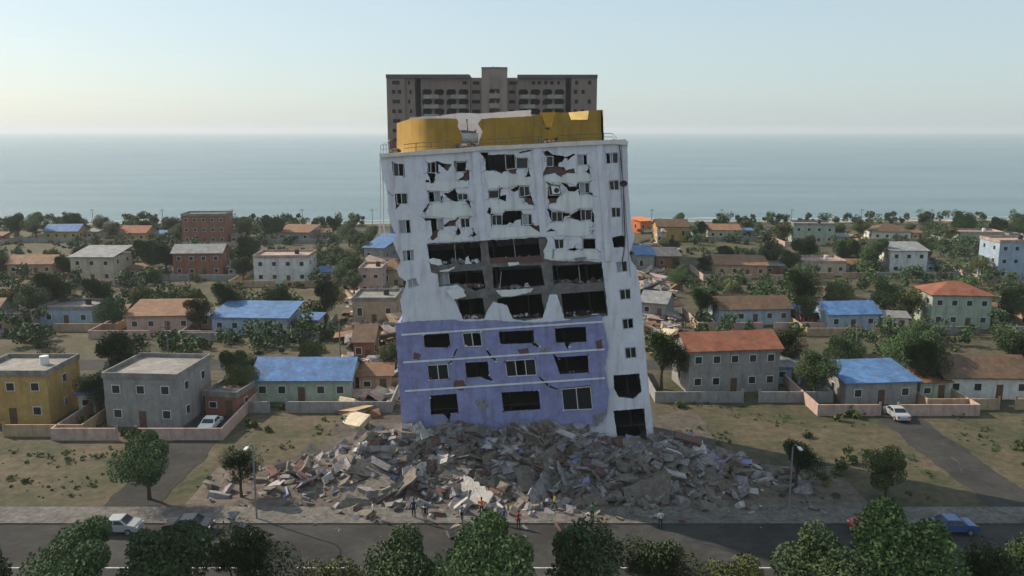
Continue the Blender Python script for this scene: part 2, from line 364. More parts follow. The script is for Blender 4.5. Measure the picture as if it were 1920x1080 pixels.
# slightly proud render panels under the windows, some cracked loose
pan = [([(912,322),(930,322),(940,327),(948,323),(962,328),(986,332.5),(994,334),(994,347),(970,347),(952,352),(916,354),(909,330)], .06),
       ([(918,376),(936,375),(950,381),(980,381),(1001,387),(1001,392),(947,393),(940,400),(926,400),(921,388)], .05),
       ([(923,426),(975,425.5),(997,428),(1016,438),(1016,442),(920,447),(918,440)], .07),
       ([(798,345),(815,345),(817,340),(856,340),(878,340),(879,351),(855,352),(838,359),(800,356)], .05),
       ([(806,383),(846,378),(872,380),(880,389),(889,404),(862,405),(850,410),(832,407),(800,405),(800,396)], .06),
       ([(822,436),(853,443),(866,441),(880,446),(893,446),(893,449.5),(806,454),(814,452),(821,446)], .05),
       ([(1020,331),(1042,328),(1052,333),(1064,327),(1098,325),(1106,329),(1107,340),(1085,340),(1079,347),(1066,343),(1022,340)], .05),
       ([(1046,374),(1053,366),(1064,361),(1084,360),(1087,367),(1111,369),(1112,390),(1086,390),(1068,399),(1044,393),(1030,390),(1029,383),(1043,383)], .05),
       ([(1034,418),(1057,418),(1070,410),(1089,417),(1106,416),(1104,431),(1106,440),(1092,443),(1044,441),(1045,433),(1034,427.5),(1022,434),(1022,427)], .06),
       ([(1037,471),(1060,470),(1076,473.5),(1088,470),(1117,471),(1126,486),(1034,487.5),(1023,485),(1022,472)], .07)]
for i, (q, dy) in enumerate(pan):
    mb = MB(); slab(mb, rag(q, .4, 4, 50+i), [], lambda a, b_, dy=dy: P(a, b_, YF-dy-.02), (0,dy+.017,0), 0, 1)
    mb.build('render_panel', [M['white2'], M['torn']], blk)
# brick infill seen through holes
for i, q in enumerate(([(1016,311),(1046,311),(1062,319),(1080,314),(1080,332),(1016,332)], [(866,322),(884,318),(884,341),(855,341)],
          [(835,306),(850,306),(842,322),(834,319)], [(983,370),(997,372),(1006,388),(984,386)], [(808,436),(822,430),(822,452),(804,452)],
          [(950,316),(972,314),(972,328),(950,328)], [(838,410),(862,406),(856,426),(838,427)], [(1026,372),(1048,372),(1044,384),(1028,384)],
          [(918,484),(1016,480),(1018,492),(918,494)], [(998,417),(1018,420),(1016,438),(1000,432)])):
    mb = MB(); slab(mb, rag(q, .6, 3, 70+i), [], Pf(YF+TH+.02), (0,.16,0)); mb.build('brick_infill', M['brick'], blk)
# blue lower cladding with broken windows
bq = [[(794,628),(842,625),(844,648),(838,652),(796,652)], [(866,624),(902,622),(905,650),(870,652)], [(935,622),(1000,619),(1002,642),(1012,650),(1004,652),(996,644),(938,646)],
      [(1040,616),(1098,612),(1100,641),(1070,643),(1064,655),(1058,643),(1043,643)], [(801,684),(840,682),(842,711),(804,713)], [(872,680),(915,678),(917,704),(926,716),(912,712),(900,707),(875,709)],
      [(946,676),(1004,672),(1007,704),(950,707)], [(1036,662),(1045,670),(1102,666),(1104,699),(1072,701),(1050,702)], [(806,742),(856,738),(860,774),(846,776),(842,790),(832,777),(808,778)],
      [(940,736),(1010,732),(1014,768),(944,772)], [(1052,728),(1108,722),(1112,768),(1056,770)],
      [(914,655),(922,668),(934,676),(930,678),(918,670),(911,656)], [(1012,706),(1030,722),(1046,729),(1043,731),(1026,724),(1009,708)], [(858,655),(850,672),(845,682),(843,681),(848,670),(855,655)]]
bh = [rag(q, .35, 4, 41+i) for i, q in enumerate(bq)]
mb = MB(); slab(mb, rag(blue_out, .7, 5, 40), bh, Pf(YF-.35), (0,.2,0), 0, 1)
mb.build('blue_wall', [M['blue'], M['torn']], blk)
for i, q in enumerate(([(852,714),(868,712),(874,724),(866,733),(850,728)], [(1012,655),(1028,650),(1034,660),(1022,668)], [(776,660),(790,664),(786,676),(774,672)], [(890,752),(912,748),(918,762),(900,770)], [(1116,640),(1128,636),(1130,655),(1120,658)], [(1110,780),(1134,770),(1130,792),(1112,796)], [(970,655),(990,653),(992,663),(976,665)])):
    mb = MB(); slab(mb, rag(q, 1.0, 2.5, 700+i), [], Pf(YF-.37), (0,.018,0)); mb.build('bare_plaster_patch', M['torn' if i % 2 else 'brick'], blk)
mb = MB()
pe = [P(744,607,YF-.147), P(747,660,YF-.147), P(750,720,YF-.147), P(756,798,YF-.147), P(757,872,YF-.147)]
for p, q in zip(pe, pe[1:]): mb.quadprism([p, q, q+Vector((.25,0,0)), p+Vector((.25,0,0))], (0,9,0))
mb.build('blue_side_wall', M['blue'], blk)
for y0 in (612, 664, 718):
    mb = MB(); xa = 752+.06*(y0-600); mb.quadprism([P(xa, line(y0+2,xa), YF-.43), P(1134, line(y0+2,1134), YF-.43), P(1134, line(y0+5,1134), YF-.43), P(xa, line(y0+5,xa), YF-.43)], (0,.077,0)); mb.build('ledge', M['white2'], blk)
# interior floors, partitions, shell
YB = YF+13
rows = [335, 387, 441, 493, 545, 600, 654, 708, 762, 815]
for y0 in rows:
    mb = MB(); xl, xr = 738 + .1*(y0-300), 1168 + .1*(y0-300)
    if 430 < y0 < 560: xl += 14
    a0, a1 = P(xl, line(y0, xl), YF+TH+.5), P(xr, line(y0, xr), YF+TH+.5)
    a2, a3 = P(xr, line(y0-3.5, xr), YF+TH+.5), P(xl, line(y0-3.5, xl), YF+TH+.5)
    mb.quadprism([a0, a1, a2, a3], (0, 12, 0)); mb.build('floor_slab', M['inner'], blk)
for px0 in (790, 850, 905, 960, 1020, 1075, 1128):
    for j, y0 in enumerate([285]+rows[:-1]):
        if random.random() < .12: continue
        y1 = ([285]+rows)[j+1]; x0 = px0+.105*(y0-290); x1 = px0+.105*(y1-290)
        mb = MB(); mb.quadprism([P(x0, line(y0, x0)+1, YF+.8), P(x0+2.5, line(y0, x0)+1, YF+.8), P(x1+2.5, line(y1, x1)-3.8, YF+.8), P(x1, line(y1, x1)-3.8, YF+.8)], (0,11,0))
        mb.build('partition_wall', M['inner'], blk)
# side, rear and roof shell (outline pushed back)
mb = MB()
le = [P(a+1, b_+1, YF+TH+.004) for a, b_ in left_e]; re_ = [P(a-1, b_+1, YF+TH+.004) for a, b_ in right_e]
for e, dx in ((le, .25), (re_, -.25)):
    mb = MB(); n_ = len(e)
    mb.add([v for p in e for v in (p, p+Vector((dx,0,0)), p+Vector((0,13,0)), p+Vector((dx,13,0)))],
           [f for i in range(n_-1) for f in ((4*i,4*i+4,4*i+6,4*i+2),(4*i+1,4*i+3,4*i+7,4*i+5),(4*i,4*i+1,4*i+5,4*i+4),(4*i+2,4*i+6,4*i+7,4*i+3))])
    mb.build('side_wall', M['white'], blk)
mb = MB(); slab(mb, left_e + list(reversed(right_e)), [], lambda a, b_: P(a, b_, YF)+Vector((0,13.3,0)), (0,.3,0)); mb.build('rear_wall', M['white'], blk)
mb = MB(); mb.quadprism([P(712,293,YF+TH), P(1177,265.5,YF+TH), P(1177,270,YF+TH), P(712,297,YF+TH)], (0,13.2,0)); mb.build('roof_slab', M['coping'], blk)
# coping band
mb = MB(); cop = [(711,288),(760,285.5),(800,281),(845,279),(905,274),(1000,270),(1060,266),(1100,264),(1150,262),(1172,262),(1178,266),(1177,272),(1150,270),(1090,272.5),(1000,277.5),(905,282),(820,289),(760,292),(712,296)]
slab(mb, rag(cop, .35, 6, 60), [], Pf(YF-.3), (0,.297,0)); mb.build('coping', M['coping'], blk)

mb = MB(); rs = random.Random(91)
for q in bq:
    for j in range(10):
        a = Vector(q[rs.randrange(len(q))]).lerp(Vector(q[rs.randrange(len(q))]), rs.choice((0, 0, .12))); e = rs.uniform(1.2,4); an = rs.random()*6.28
        pp = [(a.x+e*rs.uniform(.4,1)*math.cos(an+t_), a.y+e*.7*rs.uniform(.4,1)*math.sin(an+t_)) for t_ in (0,1.3,2.4,3.5,4.9)]
        pts = [P(u, v_, YF-.375-.02*rs.random()) for u, v_ in pp]
        mb.add(pts+[p+Vector((.02,.06,0)) for p in pts], [(0,1,2,3,4),(9,8,7,6,5)]+[(i,(i+1)%5,5+(i+1)%5,5+i) for i in range(5)], rs.choice((0,0,1,2)))
mb.build('chipped_plaster', [M['torn'], M['brick'], M['white2']], blk)['kind'] = 'stuff'
# windows: (quad, mullions, panes)
def bar(mb, a, b, wdt, Y, dep=.07):
    a = Vector(a); b = Vector(b); n = (b-a); n = Vector((-n.y, n.x)).normalized()*wdt/2
    mb.quadprism([P(*(a-n), Y), P(*(a+n), Y), P(*(b+n), Y), P(*(b-n), Y)], (0,dep,0))
def window(par, q, mull=(.5,), panes='g', wdt=1.1, Y=YF+.1, sides='tblr', fm='frame'):
    mb = MB(); tl, tr, br, bl = [Vector(p) for p in q]
    if 't' in sides: bar(mb, tl, tr, wdt, Y)
    if 'b' in sides: bar(mb, bl, br, wdt, Y)
    if 'l' in sides: bar(mb, tl, bl, wdt, Y-.003)
    if 'r' in sides: bar(mb, tr, br, wdt, Y-.003)
    ms = [0]+list(mull)+[1]
    for f in mull: bar(mb, tl.lerp(tr, f), bl.lerp(br, f), wdt, Y-.006)
    o = mb.build('window', M[fm], par)
    for k, c in enumerate(panes):
        if c == '-' or k >= len(ms)-1: continue
        f0, f1 = ms[k]+.01, ms[k+1]-.01
        p = MB(); p.quadprism([P(*tl.lerp(tr, f0), Y+.03), P(*tl.lerp(tr, f1), Y+.03), P(*bl.lerp(br, f1), Y+.03), P(*bl.lerp(br, f0), Y+.03)], (0,.012,0))
        p.build('pane' if c == 'g' else 'curtain', M['glass'] if c == 'g' else M['curtain'], o)
    return o
W = [([(737,305),(757,307.5),(757,330),(739,330)], (.5,), 'g-'), ([(743,363),(763,362.5),(764,382),(745,383)], (.45,), '-g'),
     ([(748,413.5),(768,412.5),(770,437),(750,437.5)], (.62,), 'c-'), ([(755,470),(775.5,468.5),(776.5,488),(756,489.5)], (.35,.7), 'c-c'),
     ([(765,525),(780,522),(783,535),(766,540)], (.5,), 'cc'),
     ([(802,304),(817,304),(817,324),(802,324)], (.4,), 'g-'), ([(855,304),(874,303.5),(874,322),(855,322)], (), '-'),
     ([(803,360),(824,359),(826,378),(805,379)], (.5,), '-c'), ([(858,363.5),(876.5,363.5),(877,375),(859,375)], (.5,), 'gg'),
     ([(819,411),(831,411),(832,431),(820,431)], (), 'c'), ([(863.5,409.5),(880,409.5),(881,425.5),(865,427)], (.5,), 'gg'),
     ([(947,290),(965,290),(967,316),(949,318)], (), '-'), ([(968,296),(989.5,296),(989.5,315.5),(968.5,316)], (), 'g'),
     ([(916,357.5),(935,357.5),(935,371),(917,372)], (), 'g'), ([(973.5,350),(992,349.5),(993,366),(975,369)], (.5,), 'gg'),
     ([(922,403.5),(941,403.5),(941.5,422),(923,422)], (.42,), 'gg'), ([(979,401.5),(997,402),(997.5,421),(979,422)], (.62,), 'cg'),
     ([(1025,293),(1037,293),(1037,312),(1025,312)], (), 'g'), ([(1082.5,290.5),(1100,290.5),(1101,309),(1083,310)], (.62,), 'c-'),
     ([(1029,347),(1050,347.5),(1050,366),(1030,366)], (.45,), 'g-'), ([(1086,343),(1105,343),(1105,361),(1088,364)], (.55,), 'cg'),
     ([(1034.5,397.5),(1054,397.5),(1054.5,415),(1035,415)], (.5,), 'gg'), ([(1089,393.5),(1109,393.5),(1109,412),(1090,413.5)], (.42,), 'gg'),
     ([(1039,449),(1056.5,449),(1056.5,465),(1041.5,467)], (.5,), 'gg'), ([(1093,447.5),(1116,447.5),(1117,467),(1093,467)], (), '-'),
     ([(1136,287.5),(1158.5,286.5),(1158.5,305.5),(1137.5,307)], (.35,.55), '-cg'), ([(1142,340),(1159.5,338),(1160.5,356),(1144,356)], (.5,), 'gg'),
     ([(1146.5,389.5),(1163,389.5),(1163,406.5),(1147.5,407.5)], (.5,), 'gg'), ([(1155,491.5),(1175,489.7),(1176,508.5),(1157.5,511)], (.5,), 'cg'),
     ([(1162,544),(1181.5,542),(1182.5,560),(1164,562)], (.5,), 'gg'), ([(1167,599),(1186.5,597),(1187.5,615),(1169,617)], (.5,), 'g-'),
     ([(1172,653),(1191.5,651),(1193,670),(1174,672)], (.5,), 'gg')]
for q, mu, pn in W: window(blk, q, mu, pn)
window(blk, [(822,513),(841,511),(843,535),(824,536)], (.5,), 'cc', Y=YF+.62)
for q, mu, pn in (([(867,625),(901,623),(904,649),(871,650)], (.5,), 'g-'), ([(801,685),(839,683),(842,711),(804,713)], (.5,), 'gg'),
              ([(947,677),(1003,673),(1006,703),(951,706)], (.33,.66), 'g-g'), ([(1053,730),(1107,725),(1111,767),(1057,769)], (.5,), 'gg')):
    window(blk, q, mu, pn, Y=YF-.3, wdt=1.4)
# torn uprights standing in the big openings
for a, b_ in (((852,457),(855,493)), ((963,449),(967,486)), ((940,509),(937,540)), ((1085,500),(1088,530))):
    mb = MB(); bar(mb, a, b_, .8, YF+.5); mb.build('bent_upright', M['railw'], blk)
# hanging slabs and wall scraps
for i, q in enumerate(([(803,487),(812,484),(826,487),(829,496),(822,498),(808,495)], [(841,505),(853,500),(852,503),(840,509),(825,510),(824,508)],
          [(952,493),(972,491.5),(974,496),(954,499)], [(873,484),(878,480),(880,490),(885,494),(872,495)], [(1078,484),(1100,482),(1094,489),(1080,490)],
          [(930,545),(1000,541),(995,548),(960,556),(940,556)], [(836,545),(866,540),(874,556),(850,562)])):
    mb = MB(); slab(mb, rag(q, .5, 3, 80+i), [], Pf(YF-.22-.05*i), (0,.2,0)); mb.build('wall_fragment', M['white2'] if i not in (4,) else M['torn'], blk)
# rubble spilt on the open floors
rng = random.Random(5)
for (xa, xb, y0) in ((804,898,490),(918,1010,486),(826,905,536),(926,1018,538),(1040,1128,528),(870,905,594),(940,1015,594),(1060,1130,588)):
    mb = MB()
    for k in range(26):
        px = rng.uniform(xa, xb); s = rng.uniform(.12, .5)
        mb.obox(P(px, y0+3-.02*(px-xa)-rng.random()*3, YF+.75+rng.random()*.9), (s*1.6, s, s*.7), Matrix.Rotation(rng.random()*3, 3, Vector((rng.random(), rng.random(), 1))), rng.choice((0,0,1,2)), .25, rng)
    o = mb.build('floor_rubble', [M['torn'], M['brick'], M['white2']], blk); o['kind'] = 'stuff'
for ki, k in enumerate(sorted(H)):
    if k[0] not in 'ABC' or len(H[k]) < 6: continue
    mb = MB(); rs = random.Random(ki+300); hp = H[k]
    for j in range(9):
        a = Vector(hp[rs.randrange(len(hp))]); e = rs.uniform(1,3.6); an = rs.random()*6.28
        q = [(a.x+e*rs.uniform(.4,1)*math.cos(an+t_), a.y+e*.7*rs.uniform(.4,1)*math.sin(an+t_)) for t_ in (0,1.3,2.4,3.5,4.9)]
        mb.v += []; n0 = len(mb.v); pts = [P(u, v_, YF-.03-.06*rs.random()-.01*j) for u, v_ in q]
        mb.add(pts+[p+Vector((.02,.10,0)) for p in pts], [(0,1,2,3,4),(9,8,7,6,5)]+[(i,(i+1)%5,5+(i+1)%5,5+i) for i in range(5)], rs.choice((0,1,2,1)))
    for j in range(2):
        a = hp[rs.randrange(len(hp))]; p = P(a[0], a[1], YF+.1); mb.tube([p, p+Vector((rs.uniform(-.3,.3),-.2,-.25)), p+Vector((rs.uniform(-.5,.5),-.3,-.2-rs.random()*.6))], .018, 4, 3)
    o = mb.build('loose_plaster', [M['white2'], M['torn'], M['brick'], M['rail']], blk); o['kind'] = 'stuff'
# drainpipes and cables at both corners
def pxtube(pts, r, Y, name, m, n=6):
    mb = MB(); mb.tube([P(a, b_, Y) for a, b_ in pts], r, n); return mb.build(name, m, blk)
pxtube([(1160,263),(1163,285),(1166,320),(1169,350),(1170,400),(1172,442),(1170,470),(1166,495)], .05, YF-.12, 'drainpipe', M['dark'])
pxtube([(1166,270),(1166,300),(1168,345),(1173,400),(1175,430),(1178,470),(1182,520)], .035, YF-.18, 'cable', M['pipe'])
pxtube([(1161,295),(1163,330),(1166,380),(1168,440)], .03, YF-.1, 'cable', M['pipe'])
pxtube([(712,290),(713,340),(712.5,400),(713,440)], .05, YF+.1, 'drainpipe', M['railw'])
pxtube([(717,325),(719,360),(719,420),(724,450)], .06, YF+.15, 'drainpipe', M['railw'])
pxtube([(1037,467),(1037.5,476),(1036.5,484)], .04, YF-.2, 'cable', M['dark'])
d = MB(); c0 = P(1168.5, 344, YF-.45)
for k in range(5):
    r0 = [.02,.16,.28,.37,.42][k]
    d.v += [c0 + Vector((r0*math.cos(a*math.pi/8), -.10+[0,.02,.06,.12,.18][k]*-.9, r0*.75*math.sin(a*math.pi/8))) for a in range(16)]
for k in range(4):
    for a in range(16): d.f.append([k*16+a, k*16+(a+1) % 16, (k+1)*16+(a+1) % 16, (k+1)*16+a]); d.m.append(0)
d.tube([c0, c0+Vector((0,.45,0))], .03, 6); d.tube([c0+Vector((0,-.1,-.2)), c0+Vector((0,-.55,.02))], .02, 5)
d.build('satellite_dish', M['dark'], blk, fixn=False)
# air conditioner hanging in its bay
ac = MB(); ac.quadprism([P(1033,349,YF-.15), P(1048,350,YF-.15), P(1050,363,YF-.15), P(1036,364,YF-.15)], (0,.35,0))
aco = ac.build('air_conditioner', M['white2'], blk)
f = MB(); cc = P(1043.5, 357, YF-.16); f.tube([cc, cc+Vector((0,.06,0))], .27, 14); f.build('fan_grille', M['dark'], aco)
# red cloths, scraps on the open floor
for q in ([(975,484),(985,481),(992,484),(990,488),(978,489)], [(1001,479),(1011,477),(1012,486),(1003,487)]):
    m_ = MB(); slab(m_, rag(q, .5, 3, 8), [], Pf(YF+.55), (0,.08,0)); m_.build('torn_cloth', mat('red_cloth', (.16,.02,.03), .9, .2, 4), blk)

# ------------------------------------------------------------------ roof: yellow wall, white wall, railings
def strip(mb, pts, th=.25, mi=0):       # pts: (px, Y, top_py, bottom_py)
    fr = []; ba = []
    for i, (a, Y, tp, bt) in enumerate(pts):
        p0 = P(*pts[max(i-1, 0)][0:1], 250, pts[max(i-1, 0)][1]); p1 = P(pts[min(i+1, len(pts)-1)][0], 250, pts[min(i+1, len(pts)-1)][1])
        t_ = (p1-p0); t_.z = 0; t_.normalize(); n_ = Vector((-t_.y, t_.x, 0))*th
        T, B = P(a, tp, Y), P(a, bt, Y); fr.append((T, B, T+n_, B+n_))
    vs = [v for q in fr for v in q]; fs = []
    for i in range(len(fr)-1):
        k = 4*i; fs += [(k,k+1,k+5,k+4), (k+2,k+6,k+7,k+3), (k,k+4,k+6,k+2), (k+1,k+3,k+7,k+5)]
    fs += [(0,2,3,1), (4*len(fr)-4, 4*len(fr)-3, 4*len(fr)-1, 4*len(fr)-2)]
    mb.add(vs, fs, mi); return mb
yl = [(744+76*u, 89+8.5*(1-u)**2.6, 231-8*min(1,u*3)+(-1)*u, 287.5-3*u) for u in [k/22 for k in range(23)]] + [(840,89,222,284),(856,89,222.5,283.2)]
yo = MB(); strip(yo, yl)
q = [(856,223),(859,228),(858,237),(863,247),(866,258),(865,270),(858,280),(855,283)]
slab(yo, [(855.9,222.5)]+q+[(855.9,283.2)], [], Pf(89.0), (0,.25,0))
yo.build('yellow_parapet', M['yellow'], blk)
yr = [(897,280),(899,262),(905,247),(896,232),(903,223),(925,221),(960,220),(1000,217.5),(1014,215),(1013,211),(1040,210.5),(1041,211),(1066,211),(1071,225),(1101,224),(1103,208.5),(1128,206),(1131,222),(1132,264),(1100,267),(1040,270),(960,277)]
yo = MB(); slab(yo, rag(yr, .5, 6, 90), [rag([(1011,231),(1018,230),(1020,234),(1012,234)], .3, 3, 1), rag([(1020,238.5),(1029,240),(1031,244),(1022,241)], .3, 3, 2), rag([(1019,262),(1024,260),(1030,262),(1043,257.5),(1048,258),(1045,263),(1030,269),(1020,268)], .5, 3, 3)], Pf(89.1), (0,.25,0))
yo.build('yellow_parapet', M['yellow'], blk)
mb = MB(); mb.quadprism([P(1131,206,89.1), P(1132,265,89.1), P(1131,265,97), P(1129.5,207,97)], (-.25,0,0)); mb.build('yellow_return_wall', M['yellow_lit'], blk)
mb = MB(); mb.quadprism([P(1014,211,88.9), P(1041,210,88.95), P(1034,239,89.02), P(1024,238,89.02)], (.1,.12,0)); mb.build('loose_yellow_panel', mat('orange_yellow_panel', (.60,.30,.04), .65, .1, 1, .2), blk)
# tilted piece catching sun in the right wall's notch, sunlight put into its colour
a, b_, c, d_ = P(1066,210,88.85), P(1104,207,89.75), P(1102,224,89.6), P(1071,226,88.75)
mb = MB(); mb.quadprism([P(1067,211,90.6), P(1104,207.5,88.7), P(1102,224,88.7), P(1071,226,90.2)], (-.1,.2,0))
mb.build('tilted_panel', M['yellow_lit'], blk)
wo = [(768,229),(769,220.5),(800,218),(822,217.5),(825,222),(829,216),(858,212),(880,212),(900,213.5),(940,210),(980,207),(995,206),(996,216),(1000,219),(998,262),(1000,279),(768,285)]
mb = MB(); slab(mb, rag(wo, .4, 6, 91), [rag([(873.5,223),(876.5,223),(876.5,230),(878,244),(876,245),(875,232)], .15, 3, 1)], Pf(95.2), (0,.3,0)); mb.build('rooftop_room_wall', M['roofwhite'], blk)
mb = MB(); mb.quadprism([P(768,221,95.6), P(996,207,95.6), P(996,210,95.6), P(768,224,95.6)], (0,5,0)); mb.build('rooftop_room_roof', M['roofwhite'], blk)
# grey tank in the gap
c0 = P(882, 258, 89.7); mb = MB(); mb.tube([c0+Vector((-1.1,0,0)), c0+Vector((.8,.1,0))], .62, 18); mb.build('water_tank', mat('tank_grey', (.42,.41,.38), .7, .15, 2), blk, smooth=False)
mb = MB(); slab(mb, rag([(860,245),(870,243.5),(888,246),(893,243),(893,248),(870,249.5)], .4, 3, 1), [], Pf(89.3), (0,.2,0)); mb.build('fallen_beam', M['concrete'], blk)
mb = MB(); rng = random.Random(9)
for k in range(60):
    px = rng.choice((rng.uniform(858,900), rng.uniform(1015,1050), rng.uniform(735,748))); s = rng.uniform(.1,.45)
    mb.obox(P(px, 278-.05*(px-880)-rng.random()*5, 88.7+rng.random()*1.2), (s*1.8, s, s*.6), Matrix.Rotation(rng.random()*3, 3, Vector((rng.random(), rng.random(), 1))), rng.choice((0,1,1,2)), .3, rng)
mb.build('roof_rubble', [M['torn'], M['brick'], M['yellow']], blk)['kind'] = 'stuff'
mb = MB()
for k in range(3): mb.tube([P(735+2*k, 262+3*k, 89.3), P(738+2*k, 286, 89.3)], .09, 6)
mb.box(P(733,292,90), P(741,262,89.6)); mb.build('broken_chimney', M['brick'], blk)
def railing(pts, Y, m, h=13, posts=None, name='roof_railing', r=.035):
    mb = MB(); top = [P(a, b_-h, Y) for a, b_ in pts]; mid = [P(a, b_-h*.5, Y) for a, b_ in pts]
    mb.tube(top, r, 5); mb.tube(mid, r*.8, 5)
    for a, b_ in posts or pts: mb.tube([P(a, b_, Y), P(a, b_-h-.3, Y)], r*1.2, 5)
    mb.build(name, m, blk)
railing([(757,286),(780,283.5),(795,282.5)], 88.2, M['rail'], 15, [(780,284)])
railing([(792,282.5),(808,282),(824,281)], 88.2, M['rail'], 15, [(808,282)])
railing([(834,281),(838,281),(844,280),(856,290)], 88.15, M['rail'], 16, [(837,281)])
railing([(900,277),(930,275.5),(960,273.5),(1009,270.5),(1015,270)], 88.2, M['rail'], 15)
railing([(1045,268),(1080,266.5),(1128,264)], 88.2, M['rail'], 14)
railing([(1132,263),(1148,263),(1156,272)], 88.25, M['pipe'], 13, [(1132,263)])
railing([(714,289),(719,288.5),(724,288),(729,287)], 88.1, M['railw'], 17)
mb = MB(); mb.tube([P(714,272,88.1), P(727,266,90.5), P(732,262,92)], .04, 5); mb.build('roof_railing', M['railw'], blk)
mb = MB(); mb.tube([P(1150,262,88.3), P(1160,264,88.2), P(1172,263,88.2), P(1174,272,88.1), P(1171,274,88.1)], [.1,.12,.16,.2,.1], 7); mb.build('roof_gutter', M['coping'], blk)

# ------------------------------------------------------------------ the taupe tower behind
YT = 245.0
def tx(px): return P(px, 250, YT).x
def tz(py): return P(960, py, YT).z
twr = empty('apartment_tower', (tx(922), YT+8, 0), 'wide taupe high-rise with balconies and a raised central bay, standing behind the leaning block', 'apartment building')
FH = 18*(tz(240)-tz(258))/18
ztop = tz(141)
def wall(name, x0, x1, z0, z1, Y, dep, m, hl=[], par=None, mi_side=None):
    mb = MB(); slab(mb, [(x0,z0),(x1,z0),(x1,z1),(x0,z1)], hl, lambda a, b_: Vector((a, Y, b_)), (0,dep,0)); return mb.build(name, m, par or twr)
def box(name, a, b_, m, par): mb = MB(); mb.box(a, b_); return mb.build(name, m, par)
floors = []; z = tz(166)
while z > 3: floors.append(z); z -= FH
def twin(x, z, w_, h_, Y):
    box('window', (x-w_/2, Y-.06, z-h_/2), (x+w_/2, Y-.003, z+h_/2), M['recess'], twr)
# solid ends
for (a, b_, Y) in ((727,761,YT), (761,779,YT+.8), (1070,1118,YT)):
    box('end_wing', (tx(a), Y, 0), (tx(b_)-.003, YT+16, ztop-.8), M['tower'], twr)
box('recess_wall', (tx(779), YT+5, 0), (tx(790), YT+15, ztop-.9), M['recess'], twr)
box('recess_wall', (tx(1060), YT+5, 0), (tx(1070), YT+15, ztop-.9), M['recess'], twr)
fz = [tz(155)] + [f-.9 for f in floors]
for i, z in enumerate(fz):
    if i > 15: break
    for px in ((740,), (751,)) if i % 2 else ((741,), (748,)):
        twin(tx(px[0]), z, 1.0, 1.0, YT)
    twin(tx(768+3*(i % 2)), z, .6, 1.0, YT+.8)
    for px in ((1078, 1092) if i % 2 else (1080, 1104)): twin(tx(px), z, .9, 1.1, YT)
# balcony wings
for (a, b_) in ((790,881), (970,1060)):
    x0, x1 = tx(a), tx(b_); hl = []; wd = (x1-x0)
    for f in floors:
        for k in range(4):
            c = x0 + wd*(k+.5)/4; hw = wd/4*.41; zt = f-.15; zb = f-FH+.9
            hl.append([(c-hw+.0,zb),(c+hw*.7,zb),(c+hw,zb+.7),(c+hw,zt-.5),(c+hw-.5,zt),(c-hw+.5,zt),(c-hw,zt-.5)])
    wall('wing_wall', x0+.003, x1-.003, 0, ztop-.8, YT+.9, .35, M['tower'], hl)
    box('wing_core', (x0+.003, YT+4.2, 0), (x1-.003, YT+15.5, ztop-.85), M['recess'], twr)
    box('wing_side', (x0+.003, YT+1.26, 0), (x0+.4, YT+4.19, ztop-.85), M['tower'], twr)
    for f in floors:
        box('balcony_floor', (x0+.41, YT+1.26, f-FH+.05), (x1-.02, YT+4.19, f-FH+.3), M['tower'], twr)
        for k, wide in ((0.36, 2.1), (1.1 if a < 900 else 1.5, 0), (2.62, 2.1)):
            if not wide: continue
            c = x0 + wd*(k+.5)/4
            box('balcony', (c-wide, YT-.5, f-FH-.1), (c+wide, YT+.89, f-FH+1.0), M['balc'], twr)
    for px in ((876, 879) if a < 900 else (974, 1052)): twin(tx(px)-.8, tz(155), .7, .9, YT+.9)
    if a > 900:
        for px in (1000, 1011, 1023, 1034): twin(tx(px), tz(155), .9, .9, YT+.9)
# link bays beside the central tower
for (a, b_) in ((882,904), (951,969)):
    x0, x1 = tx(a), tx(b_); hl = [[(x0+.5,f-FH+1.3),(x1-.6,f-FH+1.3),(x1-.4,f-1),(x1-.8,f-.4),(x0+.5,f-.4)] for f in floors]
    wall('link_wall', x0+.003, x1-.003, 0, tz(145), YT+1.6, .35, M['tower'], hl)
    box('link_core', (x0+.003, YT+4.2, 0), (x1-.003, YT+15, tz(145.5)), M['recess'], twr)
    twin((x0+x1)/2, tz(155), 1.8, .9, YT+1.6)
box('downpipe', (tx(880), YT+.3, 0), (tx(882)-.1, YT+.89, tz(145)), M['balc'], twr)
box('downpipe', (tx(969), YT+.5, 0), (tx(970)-.02, YT+.89, tz(148)), M['balc'], twr)
# central bay
x0, x1 = tx(904), tx(951); hl = []
for f in floors[:]:
    hl.append([(tx(918),f-FH+1.3),(tx(936),f-FH+1.3),(tx(938),f-.9),(tx(936),f-.3),(tx(919),f-.3),(tx(917),f-.9)])
wall('central_wall', x0+.003, x1-.003, 0, tz(128), YT-2.0, .5, M['tower2'], hl)
box('central_core', (x0+.003, YT+1.5, 0), (x1-.003, YT+12, tz(128.5)), M['tower'], twr)
for s in (x0+.003, x1-.303): box('central_side', (s, YT-1.49, 0), (s+.3, YT+1.49, tz(128.3)), M['tower2'], twr)
box('central_lintel', (tx(921), YT-2.35, tz(167)), (tx(939), YT-2.003, tz(144)), M['tower'], twr)
for f in floors:
    mb = MB(); c = Vector((tx(928), YT-2.0, f-FH-.1))
    pts = [(c.x+1.7*math.cos(a), c.y-1.5*math.sin(a)) for a in [math.pi*k/10 for k in range(11)]]
    vs = [(x, y, c.z) for x, y in pts] + [(x, y, c.z+1.3) for x, y in pts]
    mb.add(vs, [(k, k+1, 12+k, 11+k) for k in range(10)] + [tuple(range(10,-1,-1)), tuple(range(11,22))]); mb.build('round_balcony', M['tower2'], twr)
    box('curtain', (tx(928), YT-1.4, f-FH+1.2), (tx(931), YT-1.3, f-.5), M['balc'], twr)
